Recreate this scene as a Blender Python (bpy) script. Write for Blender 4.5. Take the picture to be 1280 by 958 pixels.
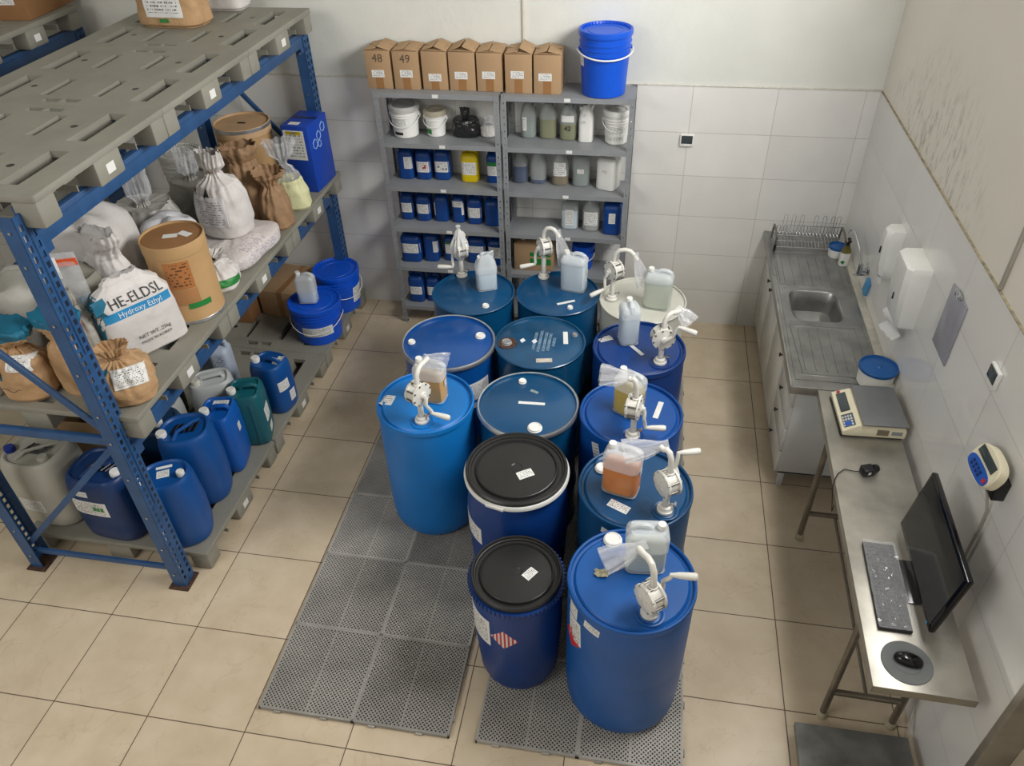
import bpy, bmesh, math, random
from math import pi, sin, cos, radians
from mathutils import Matrix, Vector
from mathutils.bvhtree import BVHTree
from mathutils import noise as mnoise

S = bpy.context.scene
for o in list(bpy.data.objects): bpy.data.objects.remove(o)
rnd = random.Random(7)
COL = S.collection

# ------------------------------------------------------------------ camera
cd = bpy.data.cameras.new('camera'); cam = bpy.data.objects.new('camera', cd); COL.objects.link(cam)
cd.sensor_fit = 'HORIZONTAL'; cd.sensor_width = 36; cd.lens = 968.85/1280*36; cd.clip_start = .05; cd.clip_end = 60
cx = Vector((0.98516384, 0.16933718, -0.02787694)); cy = Vector((0.08474408, -0.621264, -0.77900544)); cz = Vector((-0.14923352, 0.76508559, -0.62639715))
m = Matrix((cx, -cy, -cz)).transposed().to_4x4(); m.translation = (2.3184, -5.4626, 3.8159)
cam.matrix_world = m
S.camera = cam

# ------------------------------------------------------------------ world, lights, exposure
W = bpy.data.worlds.new('world'); S.world = W; W.use_nodes = True
bg = W.node_tree.nodes['Background']; bg.inputs[0].default_value = (1.0, .97, .92, 1); bg.inputs[1].default_value = .41
def area(name, loc, target, sx, sy, power, col):
    l = bpy.data.lights.new(name, 'AREA'); l.shape = 'RECTANGLE'; l.size = sx; l.size_y = sy; l.energy = power; l.color = col
    o = bpy.data.objects.new(name, l); COL.objects.link(o); o.location = loc
    o.rotation_euler = (Vector(target)-Vector(loc)).to_track_quat('-Z', 'Y').to_euler(); return o
area('window_daylight', (4.12, -2.3, 3.95), (0.9, -1.5, 0.9), 2.3, 1.1, 215, (1.0, .99, .97))
area('fill_light', (-1.6, -6.4, 4.7), (2.2, -2.4, 0.9), 3.0, 1.6, 108, (1.0, .98, .95))  # unseen fill lamp, added to brighten the front floor and right wall
S.view_settings.view_transform = 'Standard'; S.view_settings.look = 'None'
S.view_settings.exposure = 0.0; S.view_settings.gamma = 1.0; S.view_settings.use_curve_mapping = False

# ------------------------------------------------------------------ materials
def lin(c):
    return tuple((v/255/12.92 if v/255 <= .04045 else ((v/255+.055)/1.055)**2.4) for v in c)
def nn(nt, t, **k):
    n = nt.nodes.new(t)
    for a, b in k.items(): setattr(n, a, b)
    return n
MATS = {}
def mat(name, col, rough=.5, metal=0, var=.08, scale=6, bump=0, bscale=60, alpha=1, coat=0, col2=None, trans=0, stretch=None, spec=.5):
    if name in MATS: return MATS[name]
    m = bpy.data.materials.new(name); m.use_nodes = True; nt = m.node_tree; b = nt.nodes['Principled BSDF']
    c = lin(col); c2 = lin(col2) if col2 else tuple(v*(1-2*var) for v in c)
    tc = nn(nt, 'ShaderNodeTexCoord'); mp = nn(nt, 'ShaderNodeMapping'); nt.links.new(tc.outputs['Object'], mp.inputs[0])
    if stretch: mp.inputs['Scale'].default_value = stretch
    no = nn(nt, 'ShaderNodeTexNoise'); no.inputs['Scale'].default_value = scale; no.inputs['Detail'].default_value = 4
    nt.links.new(mp.outputs[0], no.inputs['Vector'])
    r = nn(nt, 'ShaderNodeValToRGB'); r.color_ramp.elements[0].position = .35; r.color_ramp.elements[1].position = .65
    r.color_ramp.elements[0].color = (*c2, 1); r.color_ramp.elements[1].color = (*c, 1)
    nt.links.new(no.outputs[0], r.inputs[0]); nt.links.new(r.outputs[0], b.inputs['Base Color'])
    b.inputs['Roughness'].default_value = rough; b.inputs['Metallic'].default_value = metal
    b.inputs['Alpha'].default_value = alpha; b.inputs['Coat Weight'].default_value = coat; b.inputs['Coat Roughness'].default_value = .1
    b.inputs['Transmission Weight'].default_value = trans; b.inputs['Specular IOR Level'].default_value = spec
    if bump:
        n2 = nn(nt, 'ShaderNodeTexNoise'); n2.inputs['Scale'].default_value = bscale; n2.inputs['Detail'].default_value = 3
        nt.links.new(mp.outputs[0], n2.inputs['Vector'])
        bp = nn(nt, 'ShaderNodeBump'); bp.inputs['Strength'].default_value = bump; bp.inputs['Distance'].default_value = .01
        nt.links.new(n2.outputs[0], bp.inputs['Height']); nt.links.new(bp.outputs[0], b.inputs['Normal'])
    MATS[name] = m; return m
def math_(nt, op, a, b=None, c=None):
    n = nn(nt, 'ShaderNodeMath', operation=op)
    for i, v in enumerate((a, b, c)):
        if v is None: continue
        if isinstance(v, (int, float)): n.inputs[i].default_value = v
        else: nt.links.new(v, n.inputs[i])
    return n.outputs[0]
def joint(nt, coord, origin, pitch, width):      # 1 on a grout line
    f = math_(nt, 'FLOORED_MODULO', math_(nt, 'SUBTRACT', coord, origin-width/2), pitch)
    return math_(nt, 'LESS_THAN', f, width)
def mixc(nt, fac, a, b):
    n = nn(nt, 'ShaderNodeMix', data_type='RGBA')
    if isinstance(fac, (int, float)): n.inputs[0].default_value = fac
    else: nt.links.new(fac, n.inputs[0])
    for i, v in ((6, a), (7, b)):
        if isinstance(v, tuple): n.inputs[i].default_value = (*v, 1)
        else: nt.links.new(v, n.inputs[i])
    return n.outputs[2]
def tile_mat(name, ax, ay, ox, oy, px, py, w, base, base2, grout, rough, veins=False, mott=4, jr=.7):
    m = bpy.data.materials.new(name); m.use_nodes = True; nt = m.node_tree; b = nt.nodes['Principled BSDF']
    g = nn(nt, 'ShaderNodeNewGeometry'); sp = nn(nt, 'ShaderNodeSeparateXYZ'); nt.links.new(g.outputs['Position'], sp.inputs[0])
    X, Y = sp.outputs[ax], sp.outputs[ay]
    no = nn(nt, 'ShaderNodeTexNoise'); no.inputs['Scale'].default_value = mott; no.inputs['Detail'].default_value = 6; nt.links.new(g.outputs['Position'], no.inputs['Vector'])
    rr = nn(nt, 'ShaderNodeValToRGB'); rr.color_ramp.elements[0].position = .3; rr.color_ramp.elements[1].position = .7
    rr.color_ramp.elements[0].color = (*lin(base2), 1); rr.color_ramp.elements[1].color = (*lin(base), 1); nt.links.new(no.outputs[0], rr.inputs[0])
    col = rr.outputs[0]
    # a slight tone of its own for every tile
    cell = nn(nt, 'ShaderNodeCombineXYZ')
    nt.links.new(math_(nt, 'FLOOR', math_(nt, 'DIVIDE', math_(nt, 'SUBTRACT', X, ox), px)), cell.inputs[0])
    nt.links.new(math_(nt, 'FLOOR', math_(nt, 'DIVIDE', math_(nt, 'SUBTRACT', Y, oy), py)), cell.inputs[1])
    wn = nn(nt, 'ShaderNodeTexWhiteNoise'); nt.links.new(cell.outputs[0], wn.inputs['Vector'])
    hs = nn(nt, 'ShaderNodeHueSaturation'); nt.links.new(col, hs.inputs['Color'])
    nt.links.new(math_(nt, 'ADD', math_(nt, 'MULTIPLY', wn.outputs['Value'], .07), .965), hs.inputs['Value']); col = hs.outputs[0]
    if veins:
        off = nn(nt, 'ShaderNodeVectorMath', operation='MULTIPLY_ADD'); nt.links.new(wn.outputs['Color'], off.inputs[0]); off.inputs[1].default_value = (9, 9, 9); nt.links.new(g.outputs['Position'], off.inputs[2])
        v = nn(nt, 'ShaderNodeTexNoise'); v.inputs['Scale'].default_value = 3.2; v.inputs['Detail'].default_value = 5; v.inputs['Distortion'].default_value = .6; nt.links.new(off.outputs[0], v.inputs['Vector'])
        d = math_(nt, 'ABSOLUTE', math_(nt, 'SUBTRACT', v.outputs[0], .5))
        vv = math_(nt, 'MULTIPLY', math_(nt, 'LESS_THAN', d, .006), .13)
        col = mixc(nt, vv, col, lin((150, 128, 100)))
    j = math_(nt, 'MAXIMUM', joint(nt, X, ox, px, w), joint(nt, Y, oy, py, w))
    col = mixc(nt, j, col, lin(grout)); nt.links.new(col, b.inputs['Base Color'])
    nt.links.new(math_(nt, 'MULTIPLY_ADD', j, jr-rough, rough), b.inputs['Roughness'])
    bp = nn(nt, 'ShaderNodeBump'); bp.inputs['Strength'].default_value = .35; bp.inputs['Distance'].default_value = .002; bp.invert = True
    nt.links.new(j, bp.inputs['Height']); nt.links.new(bp.outputs[0], b.inputs['Normal'])
    return m
def print_mat(name, rows, ink=(60, 60, 60), paper=(225, 225, 222), dens=.5, cols=22, margin=.08):   # a printed label: rows of small type
    m = bpy.data.materials.new(name); m.use_nodes = True; nt = m.node_tree; b = nt.nodes['Principled BSDF']
    uv = nn(nt, 'ShaderNodeUVMap'); sp = nn(nt, 'ShaderNodeSeparateXYZ'); nt.links.new(uv.outputs[0], sp.inputs[0])
    U, V = sp.outputs[0], sp.outputs[1]
    r = math_(nt, 'MULTIPLY', V, rows); fr = math_(nt, 'FRACT', r); fl = math_(nt, 'FLOOR', r)
    cb = nn(nt, 'ShaderNodeCombineXYZ'); nt.links.new(math_(nt, 'FLOOR', math_(nt, 'MULTIPLY', U, cols)), cb.inputs[0]); nt.links.new(fl, cb.inputs[1])
    wn = nn(nt, 'ShaderNodeTexWhiteNoise'); nt.links.new(cb.outputs[0], wn.inputs['Vector'])
    k = math_(nt, 'MULTIPLY', math_(nt, 'LESS_THAN', fr, .5), math_(nt, 'LESS_THAN', wn.outputs['Value'], dens))
    inside = math_(nt, 'MULTIPLY', math_(nt, 'LESS_THAN', math_(nt, 'ABSOLUTE', math_(nt, 'SUBTRACT', U, .5)), .5-margin), math_(nt, 'LESS_THAN', math_(nt, 'ABSOLUTE', math_(nt, 'SUBTRACT', V, .5)), .5-margin))
    k = math_(nt, 'MULTIPLY', k, inside)
    nt.links.new(mixc(nt, k, lin(paper), lin(ink)), b.inputs['Base Color']); b.inputs['Roughness'].default_value = .5
    return m
def stripes():
    m = bpy.data.materials.new('striped_hazard_label'); m.use_nodes = True; nt = m.node_tree; b = nt.nodes['Principled BSDF']
    uv = nn(nt, 'ShaderNodeUVMap'); sp = nn(nt, 'ShaderNodeSeparateXYZ'); nt.links.new(uv.outputs[0], sp.inputs[0])
    f = math_(nt, 'FRACT', math_(nt, 'MULTIPLY', math_(nt, 'SUBTRACT', sp.outputs[0], sp.outputs[1]), 3.5))
    nt.links.new(mixc(nt, math_(nt, 'LESS_THAN', f, .5), lin((214, 208, 208)), lin((182, 50, 60))), b.inputs['Base Color']); b.inputs['Roughness'].default_value = .5
    return m
L_small = print_mat('paper_label_small', 5, cols=30, ink=(120,120,122), dens=.5)
L_mid = print_mat('paper_label', 10, cols=44, ink=(110,108,110), dens=.4)
L_big = print_mat('paper_label_dense', 16, cols=60, ink=(110,110,112), dens=.45)
L_blank = mat('blank_paper', (228, 228, 224), .6, var=.03)
L_sack = print_mat('sack_print', 12, ink=(150, 148, 150), paper=(205, 202, 203), dens=.6, cols=26)
L_olive = print_mat('drum_print', 9, ink=(150, 175, 190), paper=(22, 72, 108), dens=.7, cols=30, margin=.02)
INK = mat('black_ink', (25, 25, 28), .6); REDINK = mat('red_ink', (190, 35, 50), .6); WHITEINK = mat('white_ink', (225, 230, 235), .6)

# ------------------------------------------------------------------ mesh helpers
def rotm(rx=0, ry=0, rz=0):
    return Matrix.Rotation(rz, 4, 'Z') @ Matrix.Rotation(ry, 4, 'Y') @ Matrix.Rotation(rx, 4, 'X')
class MB:
    def __init__(s): s.v = []; s.f = []; s.uv = None
    def add(s, vs, fs, M=None):
        o = len(s.v)
        s.v += [tuple(M @ Vector(p)) if M else tuple(p) for p in vs]; s.f += [tuple(i+o for i in f) for f in fs]; return s
    def box(s, x0, x1, y0, y1, z0, z1, bev=0, M=None, seg=2):
        if not bev:
            return s.add([(x0,y0,z0),(x1,y0,z0),(x1,y1,z0),(x0,y1,z0),(x0,y0,z1),(x1,y0,z1),(x1,y1,z1),(x0,y1,z1)],
                  [(0,3,2,1),(4,5,6,7),(0,1,5,4),(1,2,6,5),(2,3,7,6),(3,0,4,7)], M)
        b = bmesh.new(); bmesh.ops.create_cube(b, size=1)
        for v in b.verts: v.co = Vector(((x0+x1)/2+v.co.x*(x1-x0), (y0+y1)/2+v.co.y*(y1-y0), (z0+z1)/2+v.co.z*(z1-z0)))
        bmesh.ops.bevel(b, geom=b.edges[:], offset=bev, segments=seg, affect='EDGES', profile=.5)
        b.verts.index_update(); s.add([v.co[:] for v in b.verts], [[v.index for v in f.verts] for f in b.faces], M); b.free(); return s
    def lathe(s, prof, n=32, M=None):     # prof: (r, z) from bottom to top; a radius of 0 closes the end
        vs = []; rings = []
        for r, z in prof:
            if r <= 1e-6: rings.append([len(vs)]); vs.append((0, 0, z))
            else:
                rings.append(list(range(len(vs), len(vs)+n))); vs += [(r*cos(2*pi*i/n), r*sin(2*pi*i/n), z) for i in range(n)]
        fs = []
        for a, b in zip(rings, rings[1:]):
            if len(a) == 1 and len(b) == 1: continue
            for i in range(n):
                j = (i+1) % n
                if len(a) == 1: fs.append((a[0], b[j], b[i]))
                elif len(b) == 1: fs.append((a[i], a[j], b[0]))
                else: fs.append((a[i], a[j], b[j], b[i]))
        return s.add(vs, fs, M)
    def tube(s, pts, r, n=10, M=None, closed=False, flat=1):
        P = [Vector(p) for p in pts]; vs = []; fs = []; N = len(P)
        up = None
        for i, p in enumerate(P):
            t = (P[(i+1) % N]-P[i-1]) if closed else (P[min(i+1, N-1)]-P[max(i-1, 0)])
            t.normalize()
            if up is None: up = Vector((0, 0, 1)) if abs(t.z) < .9 else Vector((1, 0, 0))
            a = t.cross(up)
            if a.length < 1e-4: a = t.orthogonal()
            a.normalize(); up = a.cross(t)
            rr = r[i] if isinstance(r, (list, tuple)) else r
            for k in range(n):
                w = 2*pi*k/n; vs.append(tuple(p+a*rr*cos(w)+up*rr*flat*sin(w)))
        for i in range(N if closed else N-1):
            for k in range(n):
                j = (i+1) % N; fs.append((i*n+k, i*n+(k+1) % n, j*n+(k+1) % n, j*n+k))
        if not closed: fs += [tuple(range(n-1, -1, -1)), tuple((N-1)*n+k for k in range(n))]
        return s.add(vs, fs, M)
    def loft(s, secs, cap=(True, True), M=None):
        n = len(secs[0]); vs = [p for r in secs for p in r]; fs = []
        for i in range(len(secs)-1):
            for k in range(n):
                j = (k+1) % n; fs.append((i*n+k, i*n+j, (i+1)*n+j, (i+1)*n+k))
        if cap[0]: fs.append(tuple(range(n-1, -1, -1)))
        if cap[1]: fs.append(tuple((len(secs)-1)*n+k for k in range(n)))
        return s.add(vs, fs, M)
    def plate(s, xs, ys, hole, z0, z1, M=None):     # a plate cut on the grid xs/ys, cells where hole(i,j) is true left open
        nx, ny = len(xs), len(ys); vs = [(x, y, z) for z in (z0, z1) for y in ys for x in xs]; fs = []
        I = lambda i, j, k: k*nx*ny+j*nx+i
        sol = lambda i, j: 0 <= i < nx-1 and 0 <= j < ny-1 and not hole(i, j)
        for i in range(nx-1):
            for j in range(ny-1):
                if not sol(i, j): continue
                fs.append((I(i,j,0), I(i,j+1,0), I(i+1,j+1,0), I(i+1,j,0))); fs.append((I(i,j,1), I(i+1,j,1), I(i+1,j+1,1), I(i,j+1,1)))
                if not sol(i-1, j): fs.append((I(i,j,0), I(i,j,1), I(i,j+1,1), I(i,j+1,0)))
                if not sol(i+1, j): fs.append((I(i+1,j,0), I(i+1,j+1,0), I(i+1,j+1,1), I(i+1,j,1)))
                if not sol(i, j-1): fs.append((I(i,j,0), I(i+1,j,0), I(i+1,j,1), I(i,j,1)))
                if not sol(i, j+1): fs.append((I(i,j+1,0), I(i,j+1,1), I(i+1,j+1,1), I(i+1,j+1,0)))
        return s.add(vs, fs, M)
    def build(s, name, m, parent=None, label=None, ang=35, sub=0, **kw):
        me = bpy.data.meshes.new(name); me.from_pydata(s.v, [], s.f); me.validate()
        if s.uv:
            u = me.uv_layers.new(name='UVMap')
            for lp in me.loops: u.data[lp.index].uv = s.uv[lp.vertex_index]
        me.polygons.foreach_set('use_smooth', [True]*len(me.polygons)); me.set_sharp_from_angle(angle=radians(ang)); me.materials.append(m)
        o = bpy.data.objects.new(name, me); COL.objects.link(o)
        if parent: o.parent = parent
        if label: o['label'] = label
        for k, v in kw.items(): o[k] = v
        if sub:
            md = o.modifiers.new('sub', 'SUBSURF'); md.levels = sub; md.render_levels = sub
        return o
def thing(name, label, cat, loc=(0, 0, 0), rz=0, group=None, rx=0, ry=0):
    o = bpy.data.objects.new(name, None); COL.objects.link(o); o.empty_display_size = .1
    o.location = loc; o.rotation_euler = (rx, ry, rz); o['label'] = label; o['category'] = cat
    if group: o['group'] = group
    return o
def tag(o, label, cat, group=None):
    o['label'] = label; o['category'] = cat
    if group: o['group'] = group
    return o
def dup(root, loc, rz, label=None, group=None):
    r = root.copy(); COL.objects.link(r); r.location = loc; r.rotation_euler = (0, 0, rz)
    if label: r['label'] = label
    if group: r['group'] = group
    for ch in list(root.children):
        c = ch.copy(); COL.objects.link(c); c.parent = r
        for g in list(ch.children):
            d = g.copy(); COL.objects.link(d); d.parent = c
    return r
def struct(o): o['kind'] = 'structure'; return o
def bvh_of(obj):
    me = obj.data; return BVHTree.FromPolygons([v.co for v in me.vertices], [tuple(p.vertices) for p in me.polygons])
def project(bt, pts, n, eps):
    out = []
    for p in pts:
        hit = bt.ray_cast(p+n*.3, -n)
        out.append((hit[0]+n*eps) if hit[0] is not None and (hit[0]-p).length < .3 else p.copy())
    return out
def decal(obj, c, u, v, w, h, m, name='label', label=None, nu=10, nv=6, eps=.0015, root=None, clip=None):
    """a sticker w x h centred at c (local), axes u,v, pressed on obj's surface"""
    c, u, v = Vector(c), Vector(u).normalized(), Vector(v).normalized(); n = u.cross(v)
    bt = bvh_of(obj); pts = []; uv = []
    for j in range(nv+1):
        for i in range(nu+1):
            a, b = i/nu, j/nv; q = c+u*w*(a-.5)+v*h*(b-.5)
            if clip: q = c+clip(u, v, w, h, a, b)
            pts.append(q); uv.append((a, b))
    pts = project(bt, pts, n, eps); N = len(pts)
    b = MB(); b.v = [tuple(p) for p in pts]+[tuple(p-n*eps*.8) for p in pts]; b.uv = uv+uv
    for j in range(nv):
        for i in range(nu):
            k = j*(nu+1)+i; b.f.append((k, k+1, k+nu+2, k+nu+1))
    edge = [i for i in range(nu+1)]+[(j*(nu+1)+nu) for j in range(1, nv+1)]+[nv*(nu+1)+i for i in range(nu-1, -1, -1)]+[j*(nu+1) for j in range(nv-1, 0, -1)]
    for a, d in zip(edge, edge[1:]+edge[:1]): b.f.append((a, a+N, d+N, d))
    return b.build(name, m, root or obj.parent or obj, label, ang=60)
def diamond(u, v, w, h, a, b):
    x, y = a-.5, b-.5; return u*w*(x-y)*.7+v*w*(x+y)*.7
def text_mesh(body, size):
    cu = bpy.data.curves.new('t', 'FONT'); cu.body = body; cu.size = size; cu.align_x = 'CENTER'; cu.align_y = 'CENTER'; cu.resolution_u = 2
    o = bpy.data.objects.new('t', cu); COL.objects.link(o); bpy.context.view_layer.update()
    me = bpy.data.meshes.new_from_object(o.evaluated_get(bpy.context.evaluated_depsgraph_get()))
    bpy.data.objects.remove(o); bm = bmesh.new(); bm.from_mesh(me)
    bmesh.ops.triangulate(bm, faces=bm.faces[:]); bmesh.ops.subdivide_edges(bm, edges=[e for e in bm.edges if e.calc_length() > size*.35], cuts=1)
    bm.verts.index_update(); r = [v.co.copy() for v in bm.verts], [tuple(v.index for v in f.verts) for f in bm.faces]; bm.free(); return r
def lettering(obj, body, c, u, v, size, m, name='lettering', eps=.003, root=None):
    vs, fs = text_mesh(body, size); c, u, v = Vector(c), Vector(u).normalized(), Vector(v).normalized(); n = u.cross(v)
    pts = project(bvh_of(obj), [c+u*p.x+v*p.y for p in vs], n, eps)
    b = MB(); b.v = [tuple(p) for p in pts]; b.f = fs
    return b.build(name, m, root or obj.parent or obj)
def sup(rx, ry, e, z, n=40, cx=0, cy=0, fold=None):      # superellipse ring
    out = []
    for i in range(n):
        a = 2*pi*i/n; ca, sa = cos(a), sin(a)
        k = (abs(ca)**e+abs(sa)**e)**(-1/e)
        f = fold(a) if fold else 1
        out.append((cx+rx*k*ca*f, cy+ry*k*sa*f, z))
    return out

# ------------------------------------------------------------------ palette
M_wall = mat('painted_plaster', (218, 219, 212), .75, var=.03, scale=3, bump=.25, bscale=14)
M_steel_grey = mat('grey_enamel_steel', (140, 143, 146), .45, var=.06)
M_rack = mat('blue_rack_paint', (44, 84, 132), .42, var=.10, scale=10)
M_pallet = mat('grey_pallet_plastic', (140, 138, 127), .6, var=.06, scale=5, bump=.1, bscale=200)
M_mat = mat('grey_mat_plastic', (172, 169, 162), .65, var=.12, scale=4)
_n = M_mat.node_tree; _b = _n.nodes['Principled BSDF']; _l = _b.inputs['Base Color'].links[0].from_socket
_oi = nn(_n, 'ShaderNodeObjectInfo'); _h = nn(_n, 'ShaderNodeHueSaturation'); _n.links.new(_l, _h.inputs['Color']); _n.links.new(math_(_n, 'MULTIPLY_ADD', _oi.outputs['Random'], .42, .72), _h.inputs['Value']); _n.links.new(_h.outputs[0], _b.inputs['Base Color'])
M_matshade = mat('mat_hole_shade', (62, 61, 59), .8, var=.1)
M_steeldrum = mat('blue_enamel_drum', (8, 74, 118), .28, var=.08, scale=3, coat=.3)
M_tealdrum = mat('teal_blue_enamel_drum', (14, 76, 116), .3, var=.15, scale=6, coat=.3)
M_plasticdrum = mat('blue_drum_plastic', (12, 76, 160), .4, var=.06, scale=4)
M_plasticdrumdark = mat('deep_blue_drum_plastic', (10, 56, 124), .4, var=.06, scale=4)
M_plasticteal = mat('teal_drum_plastic', (14, 72, 118), .4, var=.06, scale=4)
M_bright = mat('bright_blue_drum_plastic', (16, 116, 194), .4, var=.06, scale=4)
M_blacklid = mat('black_lid_plastic', (36, 36, 36), .38, var=.06, scale=5)
M_ring = mat('zinc_clamp_ring', (200, 202, 205), .3, .8, var=.08, scale=20)
M_white = mat('white_plastic', (232, 232, 228), .4, var=.03)
M_pump = mat('off_white_pump_plastic', (224, 222, 214), .42, var=.05, scale=20)
M_milky = mat('milky_polyethylene', (226, 232, 236), .35, var=.03, alpha=.58)
M_wet = mat('wet_polyethylene', (226, 230, 232), .3, var=.02, alpha=.08)
M_milkdim = mat('grey_milky_polyethylene', (190, 196, 194), .35, var=.05, alpha=.5)
M_clear = mat('clear_film', (236, 238, 242), .10, var=.03, alpha=.30, bump=.9, bscale=30, spec=1)
M_card = mat('brown_cardboard', (172, 141, 106), .8, var=.05, scale=3)
M_cardtape = mat('brown_packing_tape', (150, 108, 66), .35, var=.04)
M_carddark = mat('dark_cardboard', (140, 100, 62), .8, var=.06)
M_kraft = mat('kraft_paper', (188, 152, 112), .7, var=.10, scale=8, bump=.8, bscale=25)
M_kraftdark = mat('brown_kraft_paper', (156, 124, 92), .7, var=.10, scale=8, bump=.4, bscale=25)
M_sackwhite = mat('white_woven_sack', (212, 208, 205), .65, var=.05, scale=6, bump=.5, bscale=20)
M_sackgrey = mat('grey_white_sack', (176, 174, 166), .65, var=.08, scale=5, bump=.5, bscale=18)
M_tealpaper = mat('teal_printed_paper', (20, 108, 138), .6, var=.08, bump=.3, bscale=25)
M_fibre = mat('fibre_drum_board', (184, 148, 102), .65, var=.05, scale=4)
M_fibretop = mat('fibre_drum_lid_board', (150, 108, 68), .7, var=.06)
M_stain = mat('brushed_stainless', (170, 170, 168), .32, .85, var=.14, scale=7)
M_bench = mat('worn_stainless', (186, 182, 172), .38, .75, var=.16, scale=5)
M_chrome = mat('chrome', (200, 202, 205), .15, 1, var=.03)
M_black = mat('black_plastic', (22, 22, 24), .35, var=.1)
M_blackgloss = mat('black_gloss_plastic', (14, 14, 16), .12, var=.1)
M_canblue = mat('blue_can_plastic', (8, 76, 146), .42, var=.07, scale=6)
M_cannavy = mat('navy_can_plastic', (14, 50, 100), .42, var=.07, scale=6)
M_canteal = mat('teal_green_can_plastic', (18, 92, 104), .42, var=.07, scale=6)
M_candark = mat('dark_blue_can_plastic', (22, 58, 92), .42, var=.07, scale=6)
M_shelfblue = mat('blue_bottle_plastic', (10, 66, 140), .42, var=.07, scale=6)
M_yellow = mat('yellow_bottle_plastic', (222, 196, 10), .42, var=.05)
M_pailblue = mat('vivid_blue_pail_plastic', (8, 84, 208), .4, var=.05)
M_green = mat('green_print', (40, 130, 60), .5, var=.05)
M_orange = mat('orange_seal_strip', (222, 86, 30), .5, var=.05)
M_cream = mat('cream_powder', (214, 214, 168), .7, var=.04, bump=.4, bscale=30)
M_rust = mat('rust_stain', (84, 58, 44), .8, var=.3, scale=40)
M_cab = mat('cabinet_enamel', (206, 208, 204), .4, var=.03)
M_beige = mat('cream_instrument_plastic', (226, 218, 190), .5, var=.03)
M_screen = mat('dark_display_glass', (60, 70, 72), .12, var=.1)
M_bluepanel = mat('blue_keypad_film', (30, 86, 178), .4, var=.05)
M_lidblue = mat('blue_tub_lid', (18, 84, 150), .4, var=.05)

# ------------------------------------------------------------------ the room
WX, WY, ZT = 3.85, .246, 1.987
M_floor = tile_mat('beige_floor_tiles', 0, 1, 0, 0, .54, .54, .0055, (211, 195, 170), (196, 179, 152), (92, 76, 62), .27, veins=True, mott=5)
M_tback = tile_mat('white_wall_tiles_back', 0, 2, 2.5886, ZT-.33248*6, .581, .33248, .0045, (226, 225, 221), (220, 219, 216), (186, 183, 176), .16)
M_tright = tile_mat('white_wall_tiles_right', 1, 2, -2.61, ZT-.33248*6, .581, .33248, .0045, (230, 229, 226), (226, 225, 222), (190, 187, 180), .10)
def plaster_right():
    m = bpy.data.materials.new('mouldy_plaster'); m.use_nodes = True; nt = m.node_tree; b = nt.nodes['Principled BSDF']
    g = nn(nt, 'ShaderNodeNewGeometry'); sp = nn(nt, 'ShaderNodeSeparateXYZ'); nt.links.new(g.outputs['Position'], sp.inputs[0])
    no = nn(nt, 'ShaderNodeTexNoise'); no.inputs['Scale'].default_value = 2; no.inputs['Detail'].default_value = 5; nt.links.new(g.outputs['Position'], no.inputs['Vector'])
    col = mixc(nt, no.outputs[0], lin((236, 231, 220)), lin((224, 218, 207)))
    mp = nn(nt, 'ShaderNodeMapping'); mp.inputs['Scale'].default_value = (1, 3, 1.0); nt.links.new(g.outputs['Position'], mp.inputs[0])
    sn = nn(nt, 'ShaderNodeTexNoise'); sn.inputs['Scale'].default_value = 9; sn.inputs['Detail'].default_value = 8; sn.inputs['Roughness'].default_value = .75; nt.links.new(mp.outputs[0], sn.inputs['Vector'])
    rp = nn(nt, 'ShaderNodeMapRange'); rp.inputs[1].default_value = .50; rp.inputs[2].default_value = .66; nt.links.new(sn.outputs[0], rp.inputs[0])
    # the damp patch hugs the tile edge between y = -1.9 and the corner
    yy = math_(nt, 'DIVIDE', math_(nt, 'SUBTRACT', sp.outputs[1], -.95), 1.0); zz = math_(nt, 'DIVIDE', math_(nt, 'SUBTRACT', sp.outputs[2], 2.0), .55)
    d = math_(nt, 'SQRT', math_(nt, 'ADD', math_(nt, 'MULTIPLY', yy, yy), math_(nt, 'MULTIPLY', zz, zz)))
    mr = nn(nt, 'ShaderNodeMapRange'); mr.inputs[1].default_value = 1.1; mr.inputs[2].default_value = .45; nt.links.new(d, mr.inputs[0])
    k = math_(nt, 'MULTIPLY', math_(nt, 'MULTIPLY', rp.outputs[0], mr.outputs[0]), .62)
    col = mixc(nt, k, col, lin((126, 124, 106)))
    nt.links.new(col, b.inputs['Base Color']); b.inputs['Roughness'].default_value = .8
    bp = nn(nt, 'ShaderNodeBump'); bp.inputs['Strength'].default_value = .35; bp.inputs['Distance'].default_value = .01; bp.inputs['Strength'].default_value = .12; nt.links.new(sn.outputs[0], bp.inputs['Height']); nt.links.new(bp.outputs[0], b.inputs['Normal'])
    return m
M_wallR = plaster_right()
struct(MB().box(-4.3, WX+.2, -9, WY+.2, -.12, 0).build('floor', M_floor))
struct(MB().box(-4.3, WX+.2, WY, WY+.18, 0, 5.2).build('wall_back', M_wall))
struct(MB().box(-4.3, WX+.2, -7.6, WY+.18, 5.2, 5.35).build('ceiling', mat('white_ceiling', (214, 212, 206), .8)))
b = MB()                                  # right wall with a high window opening and a doorway
for (y0, y1, z0, z1) in [(-3.65, WY, 0, 3.25), (-9, -4.65, 0, 3.25), (-4.65, -3.65, 2.1, 3.25), (-9, -3.5, 3.25, 4.5), (-1.1, WY, 3.25, 4.5), (-9, WY, 4.5, 5.2)]:
    b.box(WX, WX+.18, y0, y1, z0, z1)
struct(b.build('wall_right', M_wallR))
struct(MB().box(-4.3, -4.1, -9, WY, 0, 5.2).build('wall_left', M_wall))
struct(MB().box(-4.1, WX, WY-.009, WY+.001, 0, ZT).build('trim_1', M_tback, label='white tile cladding of the back wall'))
struct(MB().box(WX-.009, WX+.001, -3.65, WY-.009, 0, ZT).build('trim_2', M_tright, label='white tile cladding of the right wall'))
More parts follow.
